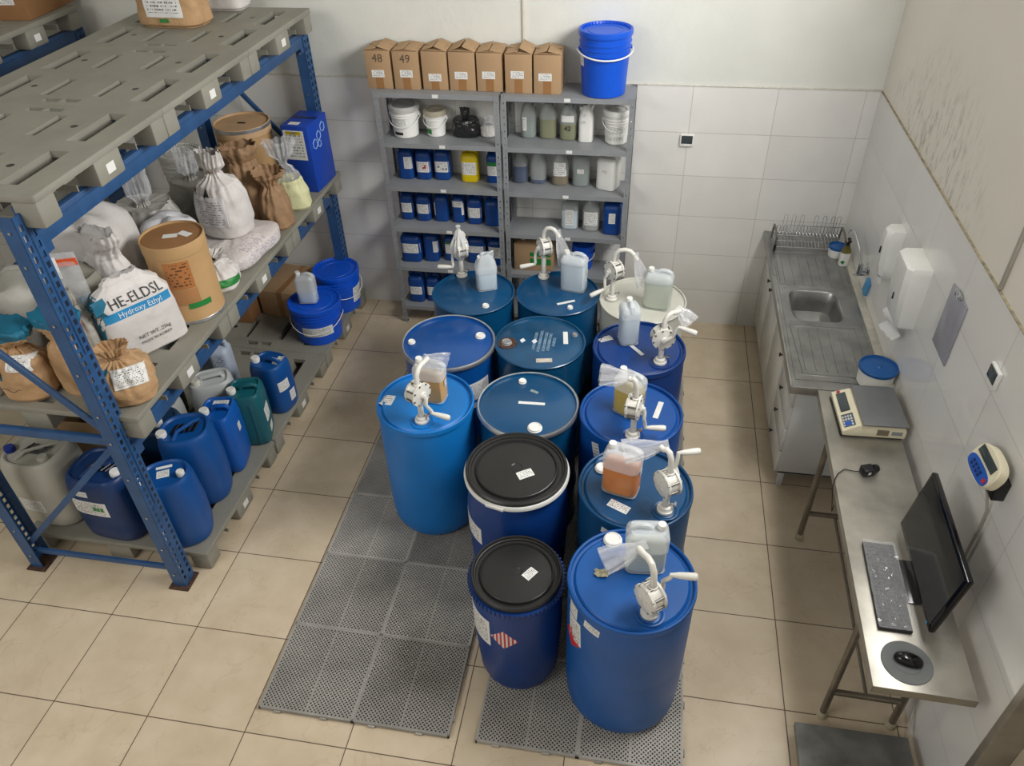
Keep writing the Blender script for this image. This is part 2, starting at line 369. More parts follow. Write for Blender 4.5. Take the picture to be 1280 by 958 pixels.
M_edge = mat('yellowed_grout_edge', (204, 194, 168), .8, var=.2, scale=30, bump=.6, bscale=90)
struct(MB().box(WX-.012, WX, -3.65, WY-.01, ZT, ZT+.005, .001).build('trim_3', mat('grubby_grout_edge', (176, 164, 136), .8, var=.25, scale=25)))
struct(MB().box(-4.1, WX, WY-.014, WY, ZT, ZT+.010, .003).build('trim_4', mat('white_grout_edge', (214, 210, 200), .8, var=.1, scale=30)))
M_cond = mat('white_conduit', (224, 220, 208), .5)
struct(MB().box(1.372, 1.392, WY-.014, WY, 2.1, 5.0, .003).build('trim_5', M_cond))
struct(MB().box(WX-.016, WX, -2.342, -2.322, ZT+.012, 3.3, .003).build('trim_6', mat('greyed_conduit', (176, 172, 160), .5)))
b = MB(); b.box(WX-.02, WX+.19, -3.70, -3.66, 0, 2.10, .004); b.box(WX-.02, WX+.19, -4.64, -4.60, 0, 2.10, .004); b.box(WX-.02, WX+.19, -4.60, -3.70, 2.06, 2.10, .004)
dr = struct(b.build('door_1', M_bench))
MB().box(WX+.10, WX+.14, -4.60, -3.70, .01, 2.05, .003).build('door_leaf', mat('beige_door_enamel', (200, 188, 168), .5), dr)
b = MB()
for z in (3.25, 4.46): b.box(WX+.05, WX+.11, -3.5, -1.1, z, z+.04)
for y in (-3.5, -2.7, -1.94, -1.14): b.box(WX+.05, WX+.11, y, y+.04, 3.25, 4.5)
struct(b.build('window_1', M_white))
struct(MB().box(WX-.060, WX-.009, -1.72, WY-.01, .88, .912, .004).build('trim_7', mat('cream_sealant', (206, 202, 190), .6, var=.08, scale=20), label='cream sealing strip behind the sink counter'))

# ------------------------------------------------------------------ pallets
def pallet_proto(loc, label, grp):
    t = thing('plastic_pallet', label, 'pallet', loc, 0, grp)
    xs = [-.6, -.585, -.47, -.37, -.25, -.18, -.125, -.105, -.01, .01, .105, .125, .18, .25, .37, .47, .585, .6]
    ys = [-.5, -.485, -.455, -.41, -.36, -.10, -.06, .06, .10, .36, .41, .455, .485, .5]
    def hole(i, j):
        x = (xs[i]+xs[i+1])/2; y = abs((ys[j]+ys[j+1])/2)
        if .37 < abs(x) < .47 and .06 < y < .41: return True
        if .125 < abs(x) < .18 and .10 < y < .36: return True
        if .01 < abs(x) < .105 and .41 < y < .455: return True
        return False
    # deck at the top, 40 mm thick, with a rounded edge
    MB().plate(xs, ys, hole, .118, .15).build('deck', M_pallet, t)
    b = MB()
    for fx, fw in ((-.54, .12), (0, .16), (.54, .12)):
        for fy, fh in ((-.44, .12), (0, .20), (.44, .12)):
            MB().box(fx-fw/2, fx+fw/2, fy-fh/2, fy+fh/2, 0, .1185, .012).build('foot_block', M_pallet, t)
    b = MB(); 
    for sx in (-1, 1): b.box(sx*.5995-.004, sx*.5995+.004, -.4995, .4995, .116, .149, .003)
    for sy in (-1, 1): b.box(-.5995, .5995, sy*.4995-.004, sy*.4995+.004, .116, .149, .003)
    b.build('edge_lip', M_pallet, t)
    for x in (-.478, -.362, -.187, -.118, .118, .187, .362, .478): MB().box(x-.003, x+.003, -.43, .43, .045, .1185).build('rib', M_pallet, t)
    for y in (-.235, .235): MB().box(-.59, .59, y-.003, y+.003, .045, .075).build('rib', M_pallet, t)
    for x, y in ((-.3, .23), (.3, .23), (-.3, -.23), (.3, -.23)): MB().lathe([(0, .1495), (.018, .1495), (.018, .1506), (0, .1506)], 16, Matrix.Translation((x, y, 0))).build('drain_shade', M_black, t, 'black disc painted in as the shade of a round drain hole')  # solid black discs on the deck, painting in the shade of holes
    MB().box(.6005, .602, -.03, .03, .035, .08).build('location_tag', L_small, t, 'small white tag on the middle block')
    return t
PX = -.70
P0 = pallet_proto((PX, -2.45, 2.36), 'grey plastic pallet on the top rack level, nearest the camera', 'pallets on the blue racks')
n3 = ('nearest the camera', 'middle of the three', 'nearest the back wall')
for k, y in enumerate((-1.45, -.45)): dup(P0, (PX, y, 2.36), 0, 'grey plastic pallet on the top rack level, '+n3[k+1])
for k, y in enumerate((-2.42, -1.42, -.42)): dup(P0, (PX, y, 1.15), 0, 'grey plastic pallet under the sacks on the middle rack level, '+n3[k])
for k, y in enumerate((-2.35, -1.33, -.32)): dup(P0, (PX, y, .001), 0, 'grey plastic pallet on the floor under the rack, '+n3[k])
for k, y in enumerate((-1.45, -.45)): dup(P0, (PX-1.8, y, 2.36), 0, ('grey pallet on the far left rack, nearer of the two in the top left corner', 'grey pallet on the far left rack under a cardboard box by the back wall')[k])
dup(P0, (PX-1.8, -.45, 1.15), 0, 'grey pallet on the middle level of the far left rack, deep in shadow')

# ------------------------------------------------------------------ racks
def rack(xc, label, grp):
    t = thing('pallet_rack', label, 'rack', (xc, -1.42, 0), 0, grp)
    z1 = 2.43
    def post(sx, y, flip):
        b = MB(); zs = [0.0]; k = 0
        z = .06
        while z < z1-.05: zs += [z, z+.030]; z += .05
        zs.append(z1)
        ys = [-.05, -.037, -.017, -.006, .006, .017, .037, .05]
        def hole(i, j): return (j % 2 == 1) and (i in (1, 5)) and True
        # perforated face looks outward in x ; plate local (x=y-axis, y=z-axis)
        Mx = Matrix(((0, 0, 1, sx*.515+(0 if sx > 0 else -.0)), (1, 0, 0, y), (0, 1, 0, 0), (0, 0, 0, 1)))
        b.plate(ys, zs, hole, -.002, .002, Mx)
        b.box(sx*.515-(.075 if sx > 0 else -.0), sx*.515+(0 if sx > 0 else .075), y-.050, y-.046, 0, z1)
        b.box(sx*.515-(.075 if sx > 0 else -.0), sx*.515+(0 if sx > 0 else .075), y+.046, y+.050, 0, z1)
        b.box(sx*.515-(.012 if sx > 0 else .002), sx*.515+(.002 if sx > 0 else .012), y-.006, y+.006, 0, z1)
        p = b.build('post', M_rack, t)
        MB().box(sx*.515-(.10 if sx > 0 else .025), sx*.515+(.025 if sx > 0 else .10), y-.075, y+.065, 0, .012, .003).build('foot_plate', M_rust, p, 'rusty foot plate')
        for z in (.12, .35, .62, .92, 1.18, 1.36, 1.62, 1.9, 2.2, 2.36): MB().lathe([(.007, 0), (.007, .006), (0, .007)], 8, Matrix.Translation((sx*(.515-.04), y-.050, z)) @ rotm(rx=pi/2)).build('bolt', M_chrome, p)
    for y in (-1.53, 1.53):
        for sx in (-1, 1): post(sx, y, 0)
    def bar(p, q, w=.035, d=.022):
        p, q = Vector(p), Vector(q); L = (q-p).length; M = Matrix.Translation((p+q)/2) @ (q-p).to_track_quat('X', 'Z').to_matrix().to_4x4()
        return MB().box(-L/2, L/2, -d/2, d/2, -w/2, w/2, .003, M)
    for y in (-1.545, 1.545):
        bar((-.46, y, .14), (.46, y, .14)).build('cross_brace', M_rack, t)
        bar((-.46, y, 1.165), (.46, y, 1.165), .05, .03).build('cross_brace', M_rack, t)
        bar((-.47, y-.002, .20), (.45, y-.002, 1.13)).build('diagonal_brace', M_rack, t)
        bar((-.47, y-.002, 2.33), (.45, y-.002, 1.22)).build('diagonal_brace', M_rack, t)
    for sx in (-1, 1):
        for z in (1.095, 2.300):
            b = MB().box(sx*.49-.022, sx*.49+.022, -1.479, 1.479, z-.05, z+.05, .006); b.box(sx*.49+sx*.018-.006, sx*.49+sx*.018+.006, -1.479, 1.479, z+.016, z+.024)
            bm_ = b.build('beam', M_rack, t)
            for y in (-1.476, 1.476): MB().box(sx*.507-.003, sx*.507+.003, y-.03 if y < 0 else y-.05, y+.05 if y < 0 else y+.03, z-.09, z+.07, .002).build('beam_bracket', M_rack, bm_)
    return t
rack(-.71, 'blue steel pallet rack on the left, laden with sacks and cans', 'blue pallet racks')
rack(-2.51, 'blue steel pallet rack half hidden in the top left corner', 'blue pallet racks')
for i in (0,):
    b = MB()
    b.box(-.45, .45, -.33, .33, 0, .30, .006); t = thing('cardboard_box', 'brown cardboard carton on the far left rack, cut off at the top', 'box', (-2.42, -.10, 2.511), radians(4))
    bo = b.build('carton', M_carddark, t); MB().box(-.45, .45, -.03, .03, .300, .302).build('tape', M_cardtape, t)
    decal(bo, (.32, -.331, .15), (1, 0, 0), (0, 0, 1), .12, .10, L_mid, root=t)

# ------------------------------------------------------------------ floor mats
def mat_proto(loc, label, grp):
    t = thing('floor_mat', label, 'mat', loc, 0, grp)
    b = MB(); w = .252; pitch = .0215; hw = .0033
    k = -int(2*w/pitch)-1
    while k*pitch < 2*w:
        c = k*pitch          # lines x+y=c and x-y=c
        x0, x1 = max(-w, c-w), min(w, c+w)
        if x1-x0 > .02:
            for s in (1, -1):
                p = Vector((x0, s*(c-x0), 0)); q = Vector((x1, s*(c-x1), 0)); d = (q-p).normalized(); n = Vector((-d.y, d.x, 0))*hw
                z0, z1 = .018, (.0245 if s > 0 else .0240)
                b.add([tuple(p-n+Vector((0,0,z0))), tuple(q-n+Vector((0,0,z0))), tuple(q+n+Vector((0,0,z0))), tuple(p+n+Vector((0,0,z0))),
                       tuple(p-n+Vector((0,0,z1))), tuple(q-n+Vector((0,0,z1))), tuple(q+n+Vector((0,0,z1))), tuple(p+n+Vector((0,0,z1)))],
                      [(0,3,2,1),(4,5,6,7),(0,1,5,4),(1,2,6,5),(2,3,7,6),(3,0,4,7)])
        k += 1
    for s in (-1, 1): b.box(s*.249-.005, s*.249+.005, -.254, .254, 0, .025, .001); b.box(-.254, .254, s*.249-.005, s*.249+.005, 0, .025, .001)
    b.box(-.0025, .0025, -.25, .25, .018, .0247)
    b.build('lattice', M_mat, t)
    # broad ribs below the lattice, the shade under it put into their darker grey
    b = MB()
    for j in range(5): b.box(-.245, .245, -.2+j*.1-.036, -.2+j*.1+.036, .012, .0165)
    b.build('rib', mat('mat_rib_shade', (82, 80, 78), .8, var=.15), t)
    MB().box(-.25, .25, -.25, .25, .0, .003).build('shade_sheet', M_matshade, t)  # dark sheet added under the lattice so its holes look shaded
    b = MB()
    for x in (-.15, .1): b.box(x-.018, x+.018, -.262, -.253, 0, .016, .002)
    for y in (-.15, .1): b.box(.253, .262, y-.018, y+.018, 0, .016, .002)
    b.build('clip', M_mat, t)
    return t
MX = [.817, 1.325, 1.967, 2.475]
first = None
rows = ['frontmost row', 'second row from the front', 'third row from the front', 'fourth row from the front', 'fifth row from the front', 'sixth row from the front']
cols = ['leftmost column', 'second column from the left', 'third column, under the black-lidded drums', 'rightmost column, under the nearest drum']
for ci, x in enumerate(MX):
    for r in range(6):
        lab = 'grey perforated plastic floor mat, %s, %s' % (rows[r], cols[ci]); p = (x, -3.398+r*.508, 0.0005)
        if first is None: first = mat_proto(p, lab, 'perforated floor mats')
        else: dup(first, p, 0, lab)

# ------------------------------------------------------------------ drums
DZ = .0255
def bung(parent, x, y, z, r=.028, m=None, name='bung_cap'):
    return MB().lathe([(r*1.12, 0), (r*1.12, .004), (r, .006), (r, .014), (r*.85, .017), (r*.8, .013), (0, .013)], 20, Matrix.Translation((x, y, z))).build(name, m or M_white, parent)
def steel_drum(x, y, label, m, h=.885, r=.290, clamp=False, grp='blue drums on the mats'):
    t = thing('steel_drum', label, 'drum', (x, y, DZ), 0, grp); R = r-.006
    prof = [(0, .012), (R-.012, .012), (R-.010, 0), (r, 0), (r, .012), (R, .018), (R, .27), (R+.008, .285), (R, .30), (R, .56), (R+.008, .575), (R, .59), (R, h-.02), (r, h-.014), (r+.002, h-.004), (r-.003, h), (r-.010, h-.001), (r-.012, h-.012)]
    bd = MB().lathe(prof, 64).build('body', m, t)
    hd = MB().lathe([(r-.008, h-.013), (R-.03, h-.014), (R-.04, h-.010), (0, h-.009)], 64).build('head', m, t)
    if clamp: MB().lathe([(r-.006, h-.030), (r+.006, h-.030), (r+.010, h-.022), (r+.008, h-.006), (r+.002, h+.002), (r-.008, h-.001), (r-.006, h-.030)], 64).build('clamp_ring', M_ring, t, 'shiny clamp ring round the rim')
    return t, bd, hd, h-.009
def plastic_drum(x, y, label, m, h=.915, r=.290, rz=0, grp='blue drums on the mats', bungs=2, name='plastic_drum', ba=-90, br=.2):
    t = thing(name, label, 'drum', (x, y, DZ), rz, grp)
    prof = [(0, 0), (r*.80, 0), (r*.88, .012), (r*.945, .05), (r*.968, .11), (r*.978, .18), (r*.980, .30), (r*.981, h*.5-.010), (r*.979, h*.5), (r*.981, h*.5+.010), (r*.982, h*.70), (r*.981, h-.14), (r*.972, h-.07), (r*.965, h-.045), (r*.995, h-.035), (r*1.0, h-.02), (r*.99, h-.003), (r*.97, h), (r*.95, h-.004), (r*.94, h-.022), (r*.90, h-.024), (r*.86, h-.012), (r*.5, h-.009), (0, h-.008)]
    bd = MB().lathe(prof, 72).build('body', m, t)
    for k in range(bungs):       # the two bung wells stand on one diameter
        a = radians(ba)+k*pi; X, Y = br*cos(a), br*sin(a)
        MB().lathe([(.066, -.004), (.066, .0035), (.060, .005), (.048, -.001), (.036, .0035), (.030, .004), (0, .004)], 32, Matrix.Translation((X, Y, h-.009))).build('bung_well', m, t)
    return t, bd, bd, h-.004
def sticker(hd, x, y, z, w, h, ang, m=L_small, label=None, name='sticker'):
    u = (cos(ang), sin(ang), 0); v = (-sin(ang), cos(ang), 0)
    return decal(hd, (x, y, z+.0), u, v, w, h, m, name, label, 4, 3)
def side_label(bd, ang, z, w, h, m, r=.29, label=None, clip=None, tilt=0, name='label'):
    n = Vector((cos(ang), sin(ang), 0)); u = Vector((-sin(ang), cos(ang), 0)); v = Vector((0, 0, 1))
    u2 = u*cos(tilt)+v*sin(tilt); v2 = v*cos(tilt)-u*sin(tilt)
    return decal(bd, n*r+Vector((0, 0, z)), u2, v2, w, h, m, name, label, 10, 6, clip=clip)

t1, bd, hd, z = steel_drum(1.182, -.938, 'dark blue steel drum in the back row at left, carrying a bagged pump', M_steeldrum)
bung(t1, .121, -.163, z, .022)
t2, bd, hd, z = steel_drum(1.773, -.873, 'dark blue steel drum in the back row, middle, with a pump and white tape strip', M_steeldrum)
sticker(hd, .069, -.109, z, .13, .022, radians(28), L_blank, name='tape_strip'); bung(t2, .105, -.176, z, .018)
t3, bd, hd, z = steel_drum(2.361, -.905, 'off-white steel drum in the back row at right', mat('off_white_enamel_drum', (208, 208, 196), .35, var=.06, scale=5), h=.895, r=.293)
t4, bd4, hd, z = steel_drum(1.147, -1.54, 'blue steel drum with clamp ring and two bare white bungs, second row at left', mat('mid_blue_enamel_drum', (8, 74, 146), .28, var=.05, scale=3, coat=.3), clamp=True, r=.296)
bung(t4, -.236, -.039, z, .022); bung(t4, .191, .086, z, .030)
side_label(bd4, radians(-38), .62, .17, .20, L_big)
t5, bd, hd, z = steel_drum(1.732, -1.467, 'teal blue steel drum with rust spot and printed head, second row middle', M_tealdrum)
bung(t5, -.212, -.037, z, .032, M_ring); MB().lathe([(.062, 0), (.062, .0012), (.03, .0018), (.0, .0018)], 24, Matrix.Translation((-.206, -.037, z+.0005))).build('rust_patch', M_rust, t5, 'brown rusty patch round the bung')
bung(t5, .212, .103, z, .018, M_steel_grey)
sticker(hd, .156, .069, z, .030, .135, radians(8), L_blank, name='tape_strip')
for k, (xx, hh) in enumerate(((-.035, .20), (-.002, .24), (.030, .22), (.058, .20), (.088, .10))):
    decal(hd, (xx, .01, z), (0, 1, 0), (-1, 0, 0), hh, .020, L_olive, 'printed_text', 'white printed lines', 6, 1)
lettering(hd, '♦ ♦', (-.075, .0, z), (1, 0, 0), (0, 1, 0), .05, WHITEINK, 'printed_text')
sticker(hd, .052, -.188, z, .10, .040, radians(10), mat('torn_paper', (206, 198, 186), .7, var=.15, scale=30), name='torn_label')
t6, bd6, hd, z6 = plastic_drum(2.359, -1.484, 'blue plastic drum with clear jug and white pump, second row at right', M_plasticdrumdark, ba=-46.7, br=.192)
sticker(hd, -.213, .07, z6, .085, .05, radians(28), L_small); sticker(hd, -.012, -.03, z6, .12, .024, radians(-50), L_blank, name='tape_strip')
side_label(bd6, radians(-72), .73, .09, .04, L_small)
t7, bd7, hd, z7 = plastic_drum(1.158, -2.165, 'bright light-blue plastic drum at the left edge of the group', M_bright, h=.905, r=.286, ba=-81, br=.172)
sticker(hd, -.225, -.015, z7, .075, .085, radians(-4), L_small)
t8, bd, hd, z = steel_drum(1.749, -2.085, 'dark blue steel drum with clamp ring and white tape, third row middle', M_steeldrum, clamp=True)
bung(t8, -.064, .20, z, .022); sticker(hd, .02, .012, z, .155, .022, radians(2), L_blank, name='tape_strip'); bung(t8, .07, -.20, z, .038)
sticker(hd, .02, .12, z, .05, .02, radians(-25), mat('torn_paper_grey', (150, 165, 170), .7, var=.15, scale=30), name='torn_label')
t9, bd9, hd, z9 = plastic_drum(2.342, -2.112, 'blue plastic drum with a yellow-liquid jug, third row at right', mat('royal_blue_drum_plastic', (12, 78, 156), .4, var=.06, scale=4), ba=-85, br=.197)
sticker(hd, .150, .045, z9, .030, .15, radians(-12), L_blank, name='tape_strip'); side_label(bd9, radians(-128), .80, .05, .10, L_small, tilt=radians(15))
t11, bd11, hd, z11 = plastic_drum(2.393, -2.682, 'teal blue plastic drum with an amber jug, fourth row at right', M_plasticteal, ba=-43, br=.204)
sticker(hd, -.075, -.145, z11, .11, .05, radians(-26), L_small); side_label(bd11, radians(-112), .83, .10, .035, L_small, tilt=radians(-8)); side_label(bd11, radians(-60), .80, .035, .03, L_small)
side_label(bd11, radians(-118), .70, .09, .12, mat('magenta_label', (120, 60, 100), .6))
bung(t11, -.175, .10, z11, .035)
t13, bd13, hd, z13 = plastic_drum(2.404, -3.253, 'large blue plastic drum nearest the camera at right, with a pump on top', mat('clear_blue_drum_plastic', (12, 84, 158), .4, var=.06, scale=4), r=.291, ba=-64, br=.191)
side_label(bd13, radians(-146), .70, .10, .16, L_big, .29, tilt=radians(4)); side_label(bd13, radians(-150), .84, .07, .10, L_mid); side_label(bd13, radians(-124), .83, .085, .045, L_small, tilt=radians(-6))
side_label(bd13, radians(-150), .62, .10, .10, REDINK, clip=diamond, name='hazard_sticker', label='red hazard diamond')
bung(t13, -.10, .205, z13, .040)
b = MB()
for k in range(5):
    a = k*1.3; b.add([(.018*cos(a+i*2*pi/9)*(1+.3*sin(3*i+k)) + .02*cos(a), .014*sin(a+i*2*pi/9)*(1+.3*cos(2*i+k))+.014*sin(a), .004*k*(.3 if i % 2 else .8)) for i in range(9)]+[(.02*cos(a), .014*sin(a), .012+.003*k)], [(i, (i+1) % 9, 9) for i in range(9)])
cl = b.build('crumpled_rag', mat('grubby_cloth', (186, 180, 150), .8, var=.15, scale=60)); cl.location = (2.268, -3.246, DZ+z13-.002); tag(cl, 'small crumpled beige rag on the nearest blue drum', 'rag')

def open_top_drum(x, y, h, r, label, ringmat, teeth):
    t = thing('open_top_drum', label, 'drum', (x, y, DZ), 0, 'black-lidded blue drums')
    m = M_plasticdrumdark; rr = r*.93
    k = .0 if teeth else .02
    prof = [(0, 0), (rr*.80, 0), (rr*.90, .015), (rr*.97, .06), (rr*1.03+k*.3, h*.3), (rr*1.05+k*.5, h*.55), (rr*1.05+k*.5, h*.75), (rr*1.02+k*.2, h*.86), (rr*.98, h-.07), (rr*.98, h-.034), (0, h-.034)]
    if teeth: prof = [(0, 0), (rr*.82, 0), (rr*.92, .015), (rr*.99, .06), (rr*1.04, h*.3), (rr*1.08, h*.55), (rr*1.08, h*.8), (rr*1.04, h*.92), (rr*1.02, h-.05), (rr*.98, h-.034), (0, h-.034)]
    bd = MB().lathe(prof, 72).build('body', m, t)
    s = r*1.0
    MB().lathe([(s*.98, h-.030), (s, h-.024), (s, h-.006), (s*.975, h), (s*.95, h-.001), (s*.93, h-.012), (s*.905, h-.014), (s*.89, h-.022), (s*.82, h-.024), (s*.80, h-.010), (s*.785, h-.008), (s*.765, h-.020), (s*.3, h-.012), (s*.12, h-.008), (s*.1, h-.012), (0, h-.010)], 72).build('lid', M_blacklid, t)
    if teeth:
        b = MB().lathe([(s*.96, h-.060), (s*1.045, h-.060), (s*1.05, h-.050), (s*1.04, h-.032), (s*.96, h-.032)], 72)
        for i in range(64):
            a = 2*pi*i/64; b.box(s*1.035, s*1.075, -.0045, .0045, h-.058, h-.034, 0, Matrix.Rotation(a, 4, 'Z'))
        b.build('clamp_ring', ringmat, t, 'toothed blue ring under the lid')
    else:
        MB().lathe([(s*.985, h-.048), (s*1.035, h-.046), (s*1.04, h-.034), (s*1.02, h-.022), (s*.985, h-.022)], 72).build('clamp_ring', ringmat, t, 'pale metal clamp ring')
        MB().box(-.05, .05, -s*1.055, -s*1.03, h-.046, h-.028, .004, Matrix.Rotation(-.25, 4, 'Z')).build('latch', ringmat, t)
    return t, bd, h-.011
t10, bd10, z = open_top_drum(1.778, -2.650, .935, .266, 'tall bulging blue drum with black lid and pale clamp ring, behind the shorter one', M_white, False)
MB_l = [c for c in t10.children if c.name.startswith('lid')][0]
decal(MB_l, (.052, -.040, z), (cos(.6), sin(.6), 0), (-sin(.6), cos(.6), 0), .085, .05, L_small, 'sticker', None, 4, 3)
side_label(bd10, radians(-150), .60, .22, .12, L_mid, .27)
t12, bd12, z = open_top_drum(1.860, -3.170, .755, .222, 'shorter blue drum with black lid and toothed blue ring, nearest the camera', M_plasticdrumdark, True)
lid12 = [c for c in t12.children if c.name.startswith('lid')][0]
decal(lid12, (.065, .0, z), (cos(1.0), sin(1.0), 0), (-sin(1.0), cos(1.0), 0), .07, .045, L_small, 'sticker', None, 4, 3)
side_label(bd12, radians(-140), .50, .17, .20, L_big, .24)
side_label(bd12, radians(-98), .50, .10, .10, stripes(), .24, clip=diamond, name='hazard_sticker', label='red and white striped diamond')

# ------------------------------------------------------------------ jugs
def jug(x, y, z, w, d, h, rz, label, body=None, liquid=None, level=.6, cap=M_white, style='block', name='plastic_jug', cat='jug', grp=None, capx=-.3, lab=None, neck=.020, labels=True, expo=5):
    t = thing(name, label, cat, (x, y, z), rz, grp); body = body or M_milky
    W, D = w/2, d/2; secs = []
    top = .80*h if style != 'cone' else .62*h
    for (f, k) in sorted([(0, .86), (.012, .95), (.05, 1), (.45, .985), (.93, 1), (1.0, .97)]+([(level, .987)] if liquid else [(.55, .985)])): secs.append(sup(W*k, D*k, expo, f*top, 40))
    if style == 'block': tops = [(top+.010, .90, .88), (top+.022, .80, .72), (top+.026, .5, .5)]
    elif style == 'cone': tops = [(top+.03, .90, .88), (top+.07, .62, .60), (top+.09, .40, .42), (h-.035, .18, .3), (h-.03, .1, .2)]
    else: tops = [(top+.015, .92, .92), (top+.04, .72, .7), (top+.055, .45, .45), (top+.06, .3, .3)]
    for zz, a, b_ in tops: secs.append(sup(W*a, D*b_, 3 if style == 'cone' else expo, zz, 40))
    b = MB().loft(secs)
    if style == 'block':      # a bridge handle along the top, beside the cap
        x0, x1 = (-.10*w, .42*w) if capx < 0 else (-.42*w, .10*w); H = h-.016
        b.tube([(x0, 0, top), (x0+.01, 0, H-.012), (x0+.028, 0, H), ((x0+x1)/2, 0, H+.002), (x1-.028, 0, H), (x1-.008, 0, H-.012), (x1, 0, top)], [.017, .016, .014, .013, .014, .016, .017], 10, flat=1.0)
    if style == 'cone':
        b.tube([(0, -.012, h-.045), (.03*w/.18, -.01, h-.010), (.05, 0, h-.012), (.30*w, 0, top+.045), (.36*w, 0, top+.005)], [.013, .012, .012, .012, .014], 10)
    bd = b.build('body', body, t)
    if liquid:       # below the liquid line the thin wall lets the liquid's colour through
        bd.data.materials.append(M_wet)
        for p in bd.data.polygons:
            if p.center.z < level*top and abs(p.normal.z) < .7: p.material_index = 1
    cxp = capx*w; cz = top+.018 if style == 'block' else (h-.035 if style == 'round' else top+.040)
    if style == 'round': cxp = 0; cz = top+.055
    MB().lathe([(neck*.85, 0), (neck*.85, .012), (neck, .012), (neck, .032), (neck*.9, .036), (0, .036)], 20, Matrix.Translation((cxp, 0, cz))).build('cap', cap, t)
    if liquid:
        s2 = [sup(W*k*.95, D*k*.93, expo, f, 32) for f, k in ((.006, .86), (.02, .98), (level*top, .985))]
        MB().loft(s2).build('liquid', liquid, t)
    for (face, px, pz, lw, lh, lm) in (lab or []):
        if face == 'f': decal(bd, (px*w, -D, pz*h), (1, 0, 0), (0, 0, 1), lw, lh, lm, root=t)
        elif face == 'r': decal(bd, (W, px*d, pz*h), (0, 1, 0), (0, 0, 1), lw, lh, lm, root=t)
        elif face == 'l': decal(bd, (-W, px*d, pz*h), (0, -1, 0), (0, 0, 1), lw, lh, lm, root=t)
    return t
M_amber = mat('amber_liquid', (230, 134, 30), .3, var=.02); M_tan = mat('tan_liquid', (208, 158, 70), .3, var=.02)
M_ylw = mat('yellow_liquid', (214, 184, 52), .3, var=.02); M_pale = mat('pale_cloudy_liquid', (208, 222, 230), .3, var=.02)
M_palegr = mat('pale_green_liquid', (204, 212, 196), .3, var=.02)
ZS, ZP = DZ+.8765, DZ+.912
G5 = 'jugs standing on the drums'
jug(1.262, -.855, ZS, .150, .120, .29, radians(22), 'clear jug with peaked top on the left back drum', liquid=M_pale, level=.75, style='cone', capx=-.25, grp=G5)
jug(1.875, -.79, ZS, .185, .125, .295, radians(-12), 'clear handled jug on the middle back drum', liquid=M_pale, level=.9, grp=G5, lab=[('r', 0, .5, .03, .03, L_small)])
jug(2.455, -.965, ZS+.015, .19, .125, .29, radians(-8), 'cloudy pale jug on the off-white drum', liquid=M_palegr, level=.86, grp=G5)
jug(2.285, -1.42, ZP, .135, .125, .30, radians(-75), 'narrow clear jug seen end-on, second row right drum', liquid=M_pale, level=.8, capx=-.26, grp=G5)
jug(1.190, -2.125, ZP-.01, .185, .12, .28, radians(-6), 'jug of tan liquid behind the pump on the bright blue drum', liquid=M_tan, level=.72, grp=G5, lab=[('r', 0, .45, .03, .04, L_small)])
jug(2.325, -2.105, ZP, .17, .12, .29, radians(-30), 'jug of yellow liquid behind the pump, third row right drum', liquid=M_ylw, level=.72, grp=G5)
jug(2.320, -2.705, ZP, .19, .13, .30, radians(-14), 'jug of amber orange liquid on the teal plastic drum', liquid=M_amber, level=.70, grp=G5, lab=[('r', 0, .5, .03, .04, L_small)])
jug(2.455, -3.165, ZP, .19, .125, .28, radians(6), 'white cloudy jug behind the pump on the nearest drum', liquid=M_palegr, level=.62, capx=.3, grp=G5)

